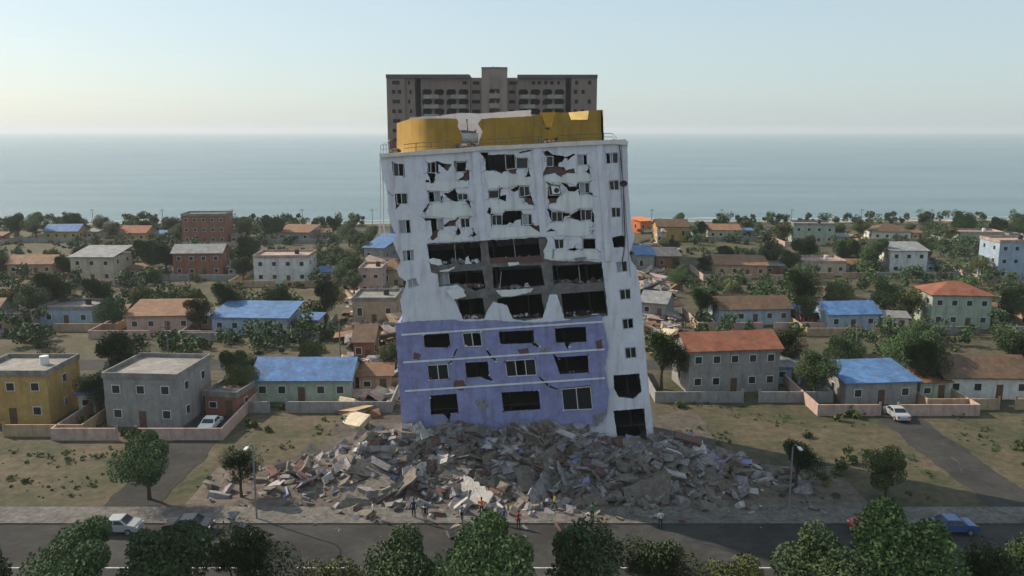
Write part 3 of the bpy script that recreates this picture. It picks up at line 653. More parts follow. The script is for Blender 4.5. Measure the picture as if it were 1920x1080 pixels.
# roof bands and rooftop bits
for a, b_, t_ in ((726.5, 881, 139.5), (970, 1118.5, 140)):
    box('roof_parapet', (tx(a), YT-.4, ztop-.8), (tx(b_), YT+16.3, tz(t_)), M['towerpar'], twr)
box('roof_parapet', (tx(903.5), YT-2.3, tz(128)), (tx(951.5), YT+12.3, tz(127)), M['towerpar'], twr)
for px, t_, w_ in ((853,138.4,3), (921,125.2,2.4), (928,124.2,3.2), (934,125.4,2)):
    box('roof_plant', (tx(px)-w_/2, YT+3, tz(140)), (tx(px)+w_/2, YT+7, tz(t_)), M['tower'], twr)
mb = MB(); mb.tube([(tx(925),YT+2,tz(127)),(tx(925),YT+2,tz(122.5))], .06, 5); mb.build('antenna', M['dark'], twr)

# ------------------------------------------------------------------ trees
def leaf_mat(name, c, c2): 
    m = mat(name, c, .75, .2, .35, c2=c2, spec=.25); return m
LM = [leaf_mat('leaf_dark', (.055,.085,.025), (.02,.04,.014)), leaf_mat('leaf_olive', (.10,.11,.028), (.035,.05,.015)), leaf_mat('leaf_green', (.06,.11,.03), (.025,.05,.018))]
bark = mat('bark', (.09,.065,.045), .95, .2, 3, .5, 10)
def crown_mesh(rad, h, z0, n, ls, seed, mb=None, c=(0,0,0), lobes=9):
    rng = random.Random(seed); mb = mb or MB(); L = []
    for k in range(lobes):
        a = rng.random()*6.28; r = rng.random()**.6*rad*.72
        L.append((Vector((r*math.cos(a), r*math.sin(a), z0+h*rng.uniform(.15,.85))), rad*rng.uniform(.28,.55)))
    for k in range(n):
        p, r = L[rng.randrange(len(L))]
        d = Vector((rng.gauss(0,1), rng.gauss(0,1), rng.gauss(0,.85))).normalized()*r*(rng.random()**.35)
        q = p+d+Vector(c); s = ls*rng.uniform(.5,1.3)
        a = Vector((rng.gauss(0,1), rng.gauss(0,1), rng.gauss(0,1))).normalized(); b_ = a.orthogonal().normalized()*s*.6; a = a*s
        mb.add([q-a, q-b_, q+a*.9, q+b_], [(0,1,2,3)])
    return mb, L
def make_tree(name, rad, ht, n, ls, seed, lm):
    rng = random.Random(seed*3+1); t_ = empty(name, (0,0,0)); mb = MB(); th = ht*.42
    mb.tube([(0,0,0),(.06*ht*.2,0,th*.5),(0,.1,th),(.1,0,ht*.75)], [ht*.035, ht*.027, ht*.02, ht*.008], 8)
    cm, L = crown_mesh(rad, ht*.62, ht*.36, n, ls, seed)
    for p, r in L[:7]:
        s = Vector((0,0,th*rng.uniform(.6,1))); mb.tube([s, s.lerp(p, .5)+Vector((0,0,-.2)), p], [ht*.014, ht*.009, ht*.004], 5)
    mb.build('trunk', bark, t_, local=True); cm.build('crown', lm, t_, local=True, fixn=False)
    return t_
def palm_proto(name, ht, seed):
    rng = random.Random(seed); t_ = empty(name, (0,0,0)); mb = MB()
    mb.tube([(0,0,0),(.15,0,ht*.4),(.35,.1,ht*.8),(.45,.1,ht)], [.22,.16,.14,.12], 8); mb.build('trunk', bark, t_, local=True)
    cm = MB(); top = Vector((.45,.1,ht))
    for k in range(18):
        a = k*2.4; up = rng.uniform(-.1,.9); prev = top; L = rng.uniform(1.9,2.5)
        pts = [top + Vector((math.cos(a), math.sin(a), 0))*L*f + Vector((0,0, L*(up*f - 1.1*f*f))) for f in (0,.25,.5,.75,1)]
        side = Vector((-math.sin(a), math.cos(a), 0))
        for i in range(4):
            for j in range(5):
                q = pts[i].lerp(pts[i+1], j/5); 
                for s in (-1,1): cm.add([q, q+side*s*.5+Vector((0,0,-.35)), q+(pts[i+1]-pts[i]).normalized()*.12], [(0,1,2)])
    cm.build('crown', LM[1], t_, local=True, fixn=False); return t_
def dup(root, loc, rz=0, s=1, label=None, cat=None, group=None, mats=None):
    r = root.copy(); col.objects.link(r); r.location = loc; r.rotation_euler = (0,0,rz); r.scale = (s,s,s)
    for k_ in ('label','category','group'):
        if k_ in r: del r[k_]
    tag(r, label, cat, group)
    def rec(o, n):
        for ch in list(o.children):
            c = ch.copy(); col.objects.link(c); c.parent = n; rec(ch, c)
    rec(root, r)
    return r
protos = [make_tree('broadleaf_tree', 3.4, 8.0, 11000, .15, 3, LM[0]), make_tree('broadleaf_tree', 2.8, 6.2, 8500, .13, 5, LM[1]),
          make_tree('broadleaf_tree', 4.2, 9.2, 14000, .16, 9, LM[2]), palm_proto('palm_tree', 6.5, 4)]
used = [False]*4
def plant(k, x, y, s, rz, label, group=None):
    p = protos[k]; nm = ('tree' if k < 3 else 'palm tree')
    if not used[k]:
        used[k] = True; FIRST.append((k, Vector((x, y, gz(x, y))), s, rz, label, nm, group)); return
    dup(p, (x, y, gz(x, y)), rz, s, label, nm, group)
FIRST = []

# ------------------------------------------------------------------ houses
WALLC = {'cream': (.50,.43,.32), 'pale pink': (.48,.34,.29), 'tan': (.40,.29,.19), 'white': (.62,.61,.58), 'pale green': (.34,.40,.32), 'grey': (.28,.27,.26), 'ochre': (.45,.29,.10), 'brick red': (.27,.12,.08), 'pale blue': (.33,.42,.52)}
ROOFC = {'red tiled': (.26,.09,.05), 'rusty metal': (.22,.115,.06), 'grey metal': (.24,.25,.26), 'blue metal': (.08,.19,.40), 'flat concrete': (.25,.235,.22), 'brown tiled': (.13,.08,.05), 'pale pink flat': (.42,.31,.27)}
WM = {k: mat('wall_'+k.replace(' ','_'), c, .9, .1, .6, .2, 4, stain=tuple(x*.45 for x in c), fine=(1.8,.22)) for k, c in WALLC.items()}
RM = {k: mat('roof_'+k.replace(' ','_'), c, .75, .2, .5, .3, 5, stain=(.16,.11,.08), fine=(1.6,.35)) for k, c in ROOFC.items()}
ROOFW = 0
hwin = mat('house_window_glass', (.02,.024,.03), .25, .1, 2, spec=.5); hdoor = mat('house_door', (.12,.07,.045), .8, .2, 3)
def house(x, y, w_, d_, h_, rz, wc, rc, kind, label, storeys=1):
    o = empty('house', (x, y, 0), label, 'house', rz=0); cs, sn = math.cos(rz), math.sin(rz)
    def T(a, b_, c): return Vector((x+a*cs-b_*sn, y+a*sn+b_*cs, c))
    def tb(name, a, b_, m, par=o):
        mb = MB(); mb.box(a, b_); mb.v = [T(*v) for v in mb.v]; return mb.build(name, m, par)
    X, Yh = w_/2, d_/2
    mb = MB(); mb.box((-X,-Yh,0),(X,Yh,h_))
    if kind == 'gable': mb.add([(-X,-Yh,h_),(-X,Yh,h_),(-X,0,h_+d_*.22),(X,-Yh,h_),(X,Yh,h_),(X,0,h_+d_*.22)], [(0,1,2),(3,5,4),(0,2,5,3),(1,4,5,2)])
    mb.v = [T(*v) for v in mb.v]; mb.build('wall', WM[wc], o, fixn=False)
    mb = MB(); e = .45
    if kind == 'gable':
        zr = h_+d_*.22; dz = e*.44
        for s in (-1, 1):
            mb.add([(-X-e, s*(Yh+e), h_-dz+.03), (X+e, s*(Yh+e), h_-dz+.03), (X+e, 0, zr+.03), (-X-e, 0, zr+.03),
                    (-X-e, s*(Yh+e), h_-dz+.18), (X+e, s*(Yh+e), h_-dz+.18), (X+e, 0, zr+.18), (-X-e, 0, zr+.18)],
                   [(0,1,2,3),(4,5,6,7),(0,1,5,4),(1,2,6,5),(3,0,4,7)])
    elif kind == 'hip':
        zr = h_+d_*.25; r = max(X-Yh, .3)
        mb.add([(-X-e,-Yh-e,h_+.003),(X+e,-Yh-e,h_+.003),(X+e,Yh+e,h_+.003),(-X-e,Yh+e,h_+.003),(-X-e,-Yh-e,h_+.15),(X+e,-Yh-e,h_+.15),(X+e,Yh+e,h_+.15),(-X-e,Yh+e,h_+.15),(-r,0,zr),(r,0,zr)],
               [(3,2,1,0),(0,1,5,4),(1,2,6,5),(2,3,7,6),(3,0,4,7),(4,5,9,8),(5,6,9),(6,7,8,9),(7,4,8)])
    elif kind == 'flat':
        mb.box((-X-.12,-Yh-.12,h_+.003),(X+.12,Yh+.12,h_+.2))
        for a, b_ in (((-X-.12,-Yh-.12),(X+.12,-Yh+.05)), ((-X-.12,Yh-.05),(X+.12,Yh+.12)), ((-X-.12,-Yh+.053),(-X+.05,Yh-.053)), ((X-.05,-Yh+.053),(X+.12,Yh-.053))):
            mb.box((*a, h_+.203), (*b_, h_+.75))
    else:
        mb.add([(-X-e,-Yh-e,h_+.01),(X+e,-Yh-e,h_+.01),(X+e,Yh+e,h_+d_*.15),(-X-e,Yh+e,h_+d_*.15),(-X-e,-Yh-e,h_+.14),(X+e,-Yh-e,h_+.14),(X+e,Yh+e,h_+d_*.15+.14),(-X-e,Yh+e,h_+d_*.15+.14)],
               [(3,2,1,0),(4,5,6,7),(0,1,5,4),(1,2,6,5),(2,3,7,6),(3,0,4,7)])
    mb.v = [T(*v) for v in mb.v]; rf = mb.build('roof', RM[rc], o)
    if kind == 'flat' and (int(x*7) % 3):
        mb = MB(); c = T(X*.4, Yh*.2, h_+.2); mb.tube([c, c+Vector((0,0,1.1))], .55, 12); mb.build('water_tank', M['dark'] if int(x) % 2 else M['frame'], rf)
    fh = h_/storeys; nw = max(2, int(w_/2.6))
    for s in range(storeys):
        for k in range(nw):
            c = -X + w_*(k+.5)/nw; z0 = s*fh+fh*.38
            if s == 0 and k == nw//2:
                tb('door', (c-.45,-Yh-.05,.02), (c+.45,-Yh-.003,2.1), hdoor); continue
            wf = tb('window', (c-.55,-Yh-.05,z0), (c+.55,-Yh-.003,z0+fh*.36), M['frame']); tb('pane', (c-.46,-Yh-.07,z0+.08), (c+.46,-Yh-.053,z0+fh*.36-.08), hwin, wf)
        sx = -1 if x > 0 else 1
        for k in range(max(1, int(d_/4))):
            c = -Yh + d_*(k+.5)/max(1, int(d_/4)); z0 = s*fh+fh*.38
            a = sx*(X+.003); b_ = sx*(X+.05)
            wf = tb('window', (min(a,b_), c-.5, z0), (max(a,b_), c+.5, z0+fh*.36), M['frame']); tb('pane', (min(sx*(X+.053), sx*(X+.07)), c-.42, z0+.08), (max(sx*(X+.053), sx*(X+.07)), c+.42, z0+fh*.36-.08), hwin, wf)
    return o
def house_px(px0, px1, pyg, h_, d_, wc, rc, kind, label, st=1, rz=0):   # front base on the ground at pyg between px0 and px1
    a, b_ = G(px0, pyg), G(px1, pyg); w_ = (b_-a).length
    return house((a.x+b_.x)/2, a.y+d_/2, w_, d_, h_, rz, wc, rc, kind, label, st)
# left cluster seen in the photo
house_px(694, 733, 497, 4.6, 15, 'grey', 'blue metal', 'lean', 'grey shed with long blue sheet roof just left of the leaning block', 1, R(-14))
house_px(716, 752, 541, 4.3, 8, 'tan', 'rusty metal', 'hip', 'tan house with rusty ochre hipped roof against the left edge of the block')
house_px(674, 716, 553, 5.4, 9, 'pale pink', 'pale pink flat', 'flat', 'pale pink flat-roofed house below the blue-roofed shed', 2)
house_px(662, 742, 610, 4.6, 9, 'tan', 'flat concrete', 'flat', 'long low tan building with flat roof in front of the pale pink house')
house_px(664, 700, 680, 3.4, 8, 'brick red', 'brown tiled', 'gable', 'small brick-red hut with brown tiled roof left of the block base')
# right cluster
WM['orange'] = mat('wall_orange', (.62,.16,.04), .8, .1, .6, .2, 4); RM['orange sheet'] = mat('roof_orange', (.66,.20,.06), .7, .1, .6, .2, 4)
house_px(1191, 1216, 437, 4.2, 6, 'orange', 'orange sheet', 'lean', 'bright orange kiosk near the shore right of the leaning block', 1, R(28))
house_px(1232, 1290, 452, 4.8, 9, 'ochre', 'brown tiled', 'gable', 'ochre house with brown tiled roof behind the bushes right of the orange kiosk')
house_px(1232, 1249, 458, 3.4, 4, 'cream', 'pale pink flat', 'flat', 'small cream box house between the orange kiosk and the ochre house')
house_px(1194, 1226, 512, 4.6, 9, 'grey', 'blue metal', 'lean', 'grey workshop with bright blue sheet roof beside the right edge of the block')
house_px(1229, 1275, 506, 3.6, 8, 'brick red', 'pale pink flat', 'lean', 'dark brown shed with pinkish roof beside the blue-roofed workshop')
house_px(1214, 1262, 598, 3.2, 7, 'grey', 'grey metal', 'gable', 'low grey shed with metal gable roof right of the block in shade', 1, R(-24))

for i, (px, py, w_, h_, m_, lb, an) in enumerate(((716,500,9,5.2,'pale pink flat','pinkish collapsed roof slab lying beside the tan house left of the block',.25), (690,528,8,5,'flat concrete','grey collapsed roof slab beside the pale pink flat-roofed house',-.3),
        (712,585,10,6,'rusty metal','rusty sheet roof fallen on wreckage left of the block',.2), (700,655,9,6,'flat concrete','tilted grey roof slab on the brown ground near the brick-red hut',.35), (738,640,7,5,'pale pink flat','pinkish roof slab leaning beside the blue side wall',-.4),
        (1238,492,7,4,'rusty metal','rusty fallen roof sheet in front of the dark brown shed',.3), (1210,556,9,5,'grey metal','pale grey wall panel leaning beside the foot of the block, right side',-.5))):
    g_ = G(px, py); c_ = Vector((g_.x, g_.y, 1.6)); rot = Matrix.Rotation(i*1.1, 3, 'Z') @ Matrix.Rotation(an, 3, 'X') @ Matrix.Rotation(an*.6, 3, 'Y')
    m_b = MB(); slab(m_b, rag([(-w_/2,-h_/2),(w_/2,-h_/2*.8),(w_/2*.85,h_/2),(-w_/2*.9,h_/2*.8)], .3, .8, i+5), [], lambda a, b_: c_ + rot @ Vector((a, b_, 0)), rot @ Vector((0,0,.22)))
    tag(m_b.build('fallen_slab', RM[m_]), lb, 'roof slab')
# more of the town each side of the picture strip
ORD = ['first','second','third','fourth','fifth','sixth','seventh']
rows_h = [(112, [24,41,58], 'front row'), (158, [46,64,82,101], 'second row'), (212, [56,78,100,122,144], 'third row'), (282, [70,97,124,151,178,204], 'seaside row')]
wk = list(WALLC); rk = list(ROOFC); hs = []; rng = random.Random(21)
for yy, xl_, rn in rows_h:
    for sd, sn_ in ((-1,'left'), (1,'right')):
        for i, xx in enumerate(xl_):
            x = sd*xx + rng.uniform(-2,2) + (-3 if sd < 0 and rn == 'front row' else (8 if sd > 0 and rn == 'front row' else 0)); y = yy + rng.uniform(-7,7)
            wc = wk[rng.randrange(len(wk))]; rc = rk[rng.randrange(len(rk))]
            if wc == 'orange': wc = 'cream'
            kind = 'flat' if 'flat' in rc else rng.choice(('gable','hip') if 'tiled' in rc else ('gable','lean'))
            st = rng.choice((1,1,2,2,3)) if 'flat' in rc else rng.choice((1,1,2))
            w_ = rng.uniform(9,14); d_ = rng.uniform(7,10)
            house(x, y, w_, d_, 3.1*st, rng.uniform(-.15,.15), wc, rc, kind, f'{wc} house, {rc} roof, {ORD[i]} out from the block in {sn_} {rn}', st)
            hs.append((x, y, w_, d_, f'{ORD[i]} house in {sn_} {rn}'))
for j, (x, y, w_, d_, nm) in enumerate(hs):
    k = rng.randrange(3); kd = ['dark green','olive','leafy green'][k]
    plant(k, x-w_/2-2.8, y-rng.uniform(0,4), rng.uniform(.7,1.1), rng.random()*6, f'{kd} tree at the left side of the {nm}')
    k = rng.randrange(3); kd = ['dark green','olive','leafy green'][k]
    plant(k, x+w_/2+rng.uniform(3,5), y+d_/2+rng.uniform(0,3), rng.uniform(.75,1.15), rng.random()*6, f'{kd} tree at the back right corner of the {nm}')
    if 1:
        k = rng.choice((0,1,3,2)); kd = ['dark green tree','olive tree','leafy green tree','palm'][k]
        plant(k, x+rng.uniform(-2,2), y+d_/2+3.5, rng.uniform(.7,1.05), rng.random()*6, f'{kd} growing behind the {nm}')
shn = {}
for j, (x, y, w_, d_, nm) in enumerate(hs[:]):
    wc = wk[(j*5+2) % len(wk)]; rc = ('rusty metal','grey metal','blue metal','flat concrete')[(j*7) % 4]
    xx, yy = x+w_/2+2.6+rng.random(), y+rng.uniform(-3,3)
    house(xx, yy, rng.uniform(3,4.4), rng.uniform(3,5), 2.5, rng.uniform(-.2,.2), wc, rc, 'flat' if 'flat' in rc else 'lean', f'small {wc} shed, {rc} roof, right of {nm}')
    cx0, cx1, cy = x-w_/2-4.5, x+w_/2+6, y-d_/2-4.5
    wn = empty('garden_wall', (x, cy, 0), f'low {("grey","pale pink","tan")[j%3]} garden wall in front of {nm}', 'wall'); m_ = WM[('grey','pale pink','tan')[j % 3]]
    gp = x+rng.uniform(-2,2)
    box('wall_section', (cx0, cy, 0), (gp-1.3, cy+.2, 1.5), m_, wn); box('wall_section', (gp+1.3, cy, 0), (cx1, cy+.2, 1.5), m_, wn)
    box('side_section', (cx0-.2, cy, 0), (cx0-.003, y+d_/2+3, 1.5), m_, wn); box('side_section', (cx1+.003, cy, 0), (cx1+.2, y+d_/2+3, 1.5), m_, wn)
    for q in (gp-1.3, gp+1.0): box('gate_post', (q, cy-.05, 1.503 if 0 else 0), (q+.3, cy-.003, 1.9), m_, wn)
for i, (yy, sd) in enumerate([(125.2,-1),(125.2,1),(317,-1),(317,1)]):
    for k in range(6):
        x = sd*(26+26*k)
        o = empty('utility_pole', (x, yy, 0), f'grey utility pole, {ORD[k]} out from the block, {"left" if sd < 0 else "right"} part of the '+('back road' if yy < 200 else 'coast road'), 'utility pole', 'utility poles along the roads')
        mb = MB(); mb.tube([(x,yy,0),(x,yy,7.5)], [.13,.09], 6); mb.build('pole', M['concrete'], o)
        mb = MB(); mb.box((x-.9,yy-.15,6.9),(x+.9,yy-.1,7.05)); mb.build('crossarm', M['rail'], o)
# trees seen in the photo strip
def tpx(k, px, pyg, s, label, rz=1): g = G(px, pyg); plant(k, g.x, g.y, s, rz, label)
tpx(0, 668, 478, .95, 'dark leafy tree at the shore, left of the blue-roofed shed')
tpx(2, 697, 470, .85, 'tall dark tree directly behind the blue-roofed shed')
tpx(1, 662, 510, .9, 'olive tree in front of the dark shore tree, left of the blue-roofed shed')
tpx(2, 655, 462, .95, 'tall green tree at the shore, leftmost beside the dark leafy tree')
tpx(0, 684, 492, .8, 'dark tree just in front of the tall tree behind the blue-roofed shed')
tpx(2, 648, 540, .8, 'green bushy tree in front of the olive tree left of the sheds')
tpx(0, 676, 520, .62, 'small dark tree between the blue-roofed shed and the pale pink house')
tpx(1, 1262, 505, .6, 'olive tree at the right end of the dark brown shed')
tpx(0, 1240, 430, .5, 'small dark tree at the shore behind the ochre house')
tpx(0, 640, 520, .95, 'dark bushy tree left of the pale pink house')
tpx(0, 664, 556, .7, 'small dark tree beside the pale pink flat-roofed house')
tpx(1, 1244, 472, .62, 'olive bush tree in front of the ochre house')
tpx(0, 1262, 480, .6, 'small dark tree right of the olive bush tree near ochre house')
tpx(1, 1256, 530, .55, 'small olive tree beside the dark brown shed')
tpx(2, 1278, 548, .7, 'leafy green tree right of the low grey metal shed')
tpx(2, 1275, 425, .6, 'green tree on the shore behind the ochre house')
# foreground trees
for k, x, y, s, lb in ((2,-36,79.5,.75,'leafy street tree on the pavement at far left foreground'), (0,-27,80,.62,'small dark street tree left of the rubble heap'),
                       (1,37,79.5,.8,'olive street tree on the pavement at right foreground'), (2,29,82,.6,'small leafy tree right of the rubble heap'),
                       (0,-44,57,.6,'dark tree on the near pavement in the bottom left corner'), (1,45,57,.6,'olive tree on the near pavement in the bottom right corner')):
    plant(k, x, y, s, x, lb)
for i, x in enumerate((-38,-31,-25.5,-19,-13,-7.5,-1.5,4.5,10.5,16,22.5,28,34,39.5)):  # row added so its dark crowns darken the foreground
    plant((0,2,0,0,1,0,2,0,0,1,0,2,0,0)[i], x, 56+(i*7 % 3)*.5, .86+(i*5 % 4)*.06, i*1.3, f'added dark tree on the near pavement, {"first second third fourth fifth sixth seventh eighth ninth tenth eleventh twelfth thirteenth fourteenth".split()[i]} from left')
# woodland along the shore (a mass)
mb = MB(); rng = random.Random(33)
for k in range(150):
    sd = rng.choice((-1,1)); x = sd*rng.uniform(58, 330); y = shore(x)-rng.uniform(16, 26)
    if abs(x) < 70 and sd > 0: continue
    crown_mesh(rng.uniform(2,3.6), rng.uniform(2.6,5), .2, 330, .42, k, mb, (x, y, 0), 5)
tag(mb.build('shore_woodland', LM[0], None, fixn=False), kind='stuff')
mb = MB()
for k in range(900):
    x = rng.uniform(-210, 210); y = rng.uniform(82, 320)
    if -19 < x < 18 and y < 108 or abs(x) < 8: continue
    if 124 < y < 134 or 316 < y < 327 or -41 < x < -33 and y < 126 or 45 < x < 53 and y < 126: continue
    if any(abs(x-h[0]) < h[2]/2+.8 and abs(y-h[1]) < h[3]/2+1.5 for h in hs): continue
    r = rng.uniform(.5,1.6); crown_mesh(r, r*1.1, -.1, 90, .2+.1*r, k+500, mb, (x, y, 0), 4)
tag(mb.build('scrub', LM[1], None, fixn=False), kind='stuff')
mb = MB()
for k in range(3600):
    sd = rng.choice((-1,1)); x = sd*rng.uniform(21, 78); y = rng.uniform(78.5, 124)
    if noise.noise(Vector((x*.12, y*.16, 2))) < -.02+.2*rng.random(): continue
    if -41 < x < -33 or 45 < x < 53: continue
    if any(abs(x-h[0]) < h[2]/2+.6 and abs(y-h[1]) < h[3]/2+1 for h in hs): continue
    r = .12+.5*rng.random()**3; crown_mesh(r, r*.9, -.05, int(14+70*r), .07+.08*r, k+4000, mb, (x, y, 0), 3)
tag(mb.build('weeds', LM[2], None, fixn=False), kind='stuff')
mbs = [MB(), MB()]
for k in range(2300):
    x = rng.uniform(-230, 230); y = rng.uniform(133, 316)
    if abs(x) < 14 and y < 300: continue
    if noise.noise(Vector((x*.022, y*.03, 8))) < -.16: continue
    a_ = abs(x/y*1600*1.0)
    if a_ < 330: continue
    if any(abs(x-h[0]) < h[2]/2+2.2 and -h[3]/2-6 < y-h[1] < h[3]/2+2.2 for h in hs): continue
    r = rng.uniform(1.3,3.4); crown_mesh(r, r*1.5, -.2, int(60+45*r*r*.6), .34, k+1500, mbs[k % 2], (x, y, 0), 6)
for i in (0,1): tag(mbs[i].build('garden_greenery', LM[2*i], None, fixn=False), kind='stuff')

# ------------------------------------------------------------------ cars
def make_car():
    c = empty('parked_car', (0,0,0)); L, Wd = 4.3, .86
    prof = [(-2.15,.35),(-2.12,.75),(-1.95,.92),(-1.6,.98),(-1.15,1.0),(-.55,1.42),(.65,1.45),(1.25,1.02),(1.95,.9),(2.13,.7),(2.15,.35)]
    def ins(z): return Wd - (0 if z < 1.0 else (z-1.0)*.38) - (.05 if z < .5 else 0)
    mb = MB(); n = len(prof)
    vs = [(x, -ins(z), z) for x, z in prof] + [(x, ins(z), z) for x, z in prof]
    mb.add(vs, [tuple(range(n)), tuple(range(2*n-1, n-1, -1))] + [(i, n+i, n+(i+1) % n, (i+1) % n) for i in range(n)])
    mb.build('body', carpaint['white'], c, local=True)
    for s in (-1, 1):
        for pts in (((-1.0,1.05),(-.5,1.36),(.02,1.37),(.02,1.05)), ((.1,1.05),(.1,1.37),(.6,1.38),(1.08,1.05))):
            g = MB(); g.add([(x, s*(ins(z)+.012), z) for x, z in pts], [(0,1,2,3)])
            g.build('side_window', M['glass'], c, local=True, fixn=False)
    for nm, a, b_ in (('windscreen', (1.22,1.06), (.72,1.43)), ('rear_window', (-1.1,1.05), (-.6,1.4))):
        s = .012 if nm == 'windscreen' else -.012
        w_ = MB(); w_.add([(a[0]+s*2,-.72,a[1]+.012),(a[0]+s*2,.72,a[1]+.012),(b_[0]+s*2,.62,b_[1]+.012),(b_[0]+s*2,-.62,b_[1]+.012)], [(0,1,2,3)])
        w_.build(nm, M['glass'], c, local=True, fixn=False)
    for x in (-1.35, 1.35):
        for s in (-1, 1):
            w_ = MB(); w_.tube([(x, s*.66, .32), (x, s*.88, .32)], .32, 16); wo_ = w_.build('wheel', M['dark'], c, local=True)
            r = MB(); r.tube([(x, s*.87, .32), (x, s*.895, .32)], .19, 10); r.build('rim', M['pipe'], wo_, local=True)
    for s in (-1, 1):
        h = MB(); h.box((2.06, s*.62-.16, .62), (2.16, s*.62+.16, .76)); h.build('headlight', M['frame'], c, local=True)
        h = MB(); h.box((-2.16, s*.66-.12, .68), (-2.08, s*.66+.12, .84)); h.build('tail_light', taill, c, local=True)
    return c
taill = mat('tail_light_red', (.3,.01,.01), .4, .05, 3)
carpaint = {k: mat('car_paint_'+k, c, .3, .03, 2, spec=.5) for k, c in {'white': (.7,.7,.7), 'silver': (.35,.36,.37), 'black': (.02,.02,.022), 'red': (.35,.03,.02), 'blue': (.04,.09,.25)}.items()}
car0 = make_car(); cu = [0]
def car(x, y, rz, colr, label, s=1):
    if not cu[0]: c = car0; c.location = (x, y, .03); c.rotation_euler.z = rz; tag(c, label, 'car', 'parked cars'); cu[0] = 1
    else: c = dup(car0, (x, y, .03), rz, s, label, 'car', 'parked cars')
    for ch in c.children:
        if ch.name.startswith('body'):
            ch.material_slots[0].link = 'OBJECT'; ch.material_slots[0].material = carpaint[colr]
g = G(1214, 437); car(g.x, g.y, R(15), 'white', 'white car parked beside the bright orange kiosk', 1.0)
g = G(1230, 463); car(g.x, g.y, R(80), 'white', 'white car parked nose-on in front of the ochre house')
car(-36, 72.5, 0, 'silver', 'silver car at the kerb, far left of the street')
car(-29.5, 72.6, 0, 'black', 'black car parked behind the silver car on the left')
car(33, 72.6, math.pi, 'red', 'red car at the kerb on the right of the street')
car(40, 72.5, math.pi, 'blue', 'blue car parked right of the red car')
car(-37, 100, R(90), 'white', 'white car parked on the left side road')
car(49, 104, R(90), 'silver', 'silver car parked on the right side road')

# ------------------------------------------------------------------ rubble
def heap_h(x, y):
    dx = (x-1)/19; base_ = 5.2*math.exp(-((y-86.5)/4.2)**2)*max(0, 1-dx**4*.9)
    side = 2.2*math.exp(-((y-86)/6)**2)*math.exp(-((abs(x-1)-19)/7)**2)
    return max(0, base_*(.75+.45*noise.noise(Vector((x*.16, y*.2, 4)))) + side + .5*noise.noise(Vector((x*.5, y*.5, 1))) - .35)
mb = MB(); gx = [-32+1.0*i for i in range(68)]; gy = [76+.8*i for i in range(16)]
mb.add([(x, y, heap_h(x, y)+.02) for y in gy for x in gx], [(j*68+i, j*68+i+1, (j+1)*68+i+1, (j+1)*68+i) for j in range(15) for i in range(67)])
dust = mat('concrete_dust', (.13,.105,.088), .95, .25, .8, .7, 5)
tag(mb.build('rubble_mound', dust, None, fixn=False), kind='structure')
rng = random.Random(44); mb = MB(); rmats = [M['torn'], mat('rubble_grey', (.175,.15,.13), .95, .2, 2, .4, 8), M['brick'], mat('rubble_pale', (.40,.38,.37), .9, .15, 2, .4, 8), M['blue']]
for k in range(8500):
    x = rng.gauss(1, 13); y = 87.3 - abs(rng.gauss(0, 4.6))
    if abs(x) > 31 or y < 70: continue
    s = .07 + rng.random()**6*1.1
    z = heap_h(x, y) + s*.12
    if y < 77.5: z = max(z, .15 if y > 74 else .05)
    rot = Matrix.Rotation(rng.random()*6.28, 3, 'Z') @ Matrix.Rotation(rng.uniform(-.9,.9), 3, 'X') @ Matrix.Rotation(rng.uniform(-.6,.6), 3, 'Y')
    mb.obox((x, y, z), (s*rng.uniform(1,2.4), s*rng.uniform(.7,1.5), s*rng.uniform(.25,.7)), rot, rng.choices((0,1,2,3,4), (4,6,1.6,1.2,.2))[0], .3, rng)
for k in range(420):     # bent reinforcing bars and pipes
    x = rng.gauss(1, 11); y = 86.5-abs(rng.gauss(0, 3.2)); z = heap_h(x, y)
    a = rng.random()*6.28; L = rng.uniform(.6, 2.2); p = Vector((x, y, z))
    mb.tube([p, p+Vector((math.cos(a)*L*.3, math.sin(a)*L*.3, L*.6)), p+Vector((math.cos(a)*L*.8, math.sin(a)*L*.8, L*.7))], .025, 4, 1)
tag(mb.build('rubble', rmats, None, fixn=False), kind='stuff')
for k in range(38):
    x = rng.uniform(-18, 20); y = rng.uniform(79.5, 86.5); z = heap_h(x, y)+.35
    w_, h_ = (rng.uniform(1.6,3.4), rng.uniform(1.2,2.4)) if k % 4 else (rng.uniform(4.5,6.5), rng.uniform(2.6,3.6))
    q = rag([(-w_/2,-h_/2),(w_/2,-h_/2*.8),(w_/2*.8,h_/2),(-w_/2*.9,h_/2*.7)], .18, .5, k)
    rot = Matrix.Rotation(rng.random()*6.28, 3, 'Z') @ Matrix.Rotation(rng.uniform(.2,1.1), 3, 'X') @ Matrix.Rotation(rng.uniform(-.3,.3), 3, 'Y')
    m_ = MB(); slab(m_, q, [], lambda a, b_: Vector((x, y, z)) + rot @ Vector((a, b_, 0)), rot @ Vector((0,0,.2)))
    for j in range(4):
        e = Vector((x, y, z)) + rot @ Vector((w_/2*.85, -h_/2*.6+j*h_*.3, .1)); m_.tube([e, e+rot @ Vector((.5,.05*j,.1+.1*j))], .02, 4)
    o = m_.build('broken_slab', rmats[rng.choice((1,3,1,0))])
    tag(o, 'broken concrete slab tipped on the rubble heap at the foot of the block', 'concrete slab', 'broken slabs on the rubble heap')
mb = MB(); rw = random.Random(61)
wm = [WM['tan'], WM['pale pink'], RM['rusty metal'], M['torn'], RM['brown tiled'], WM['cream'], RM['grey metal']]
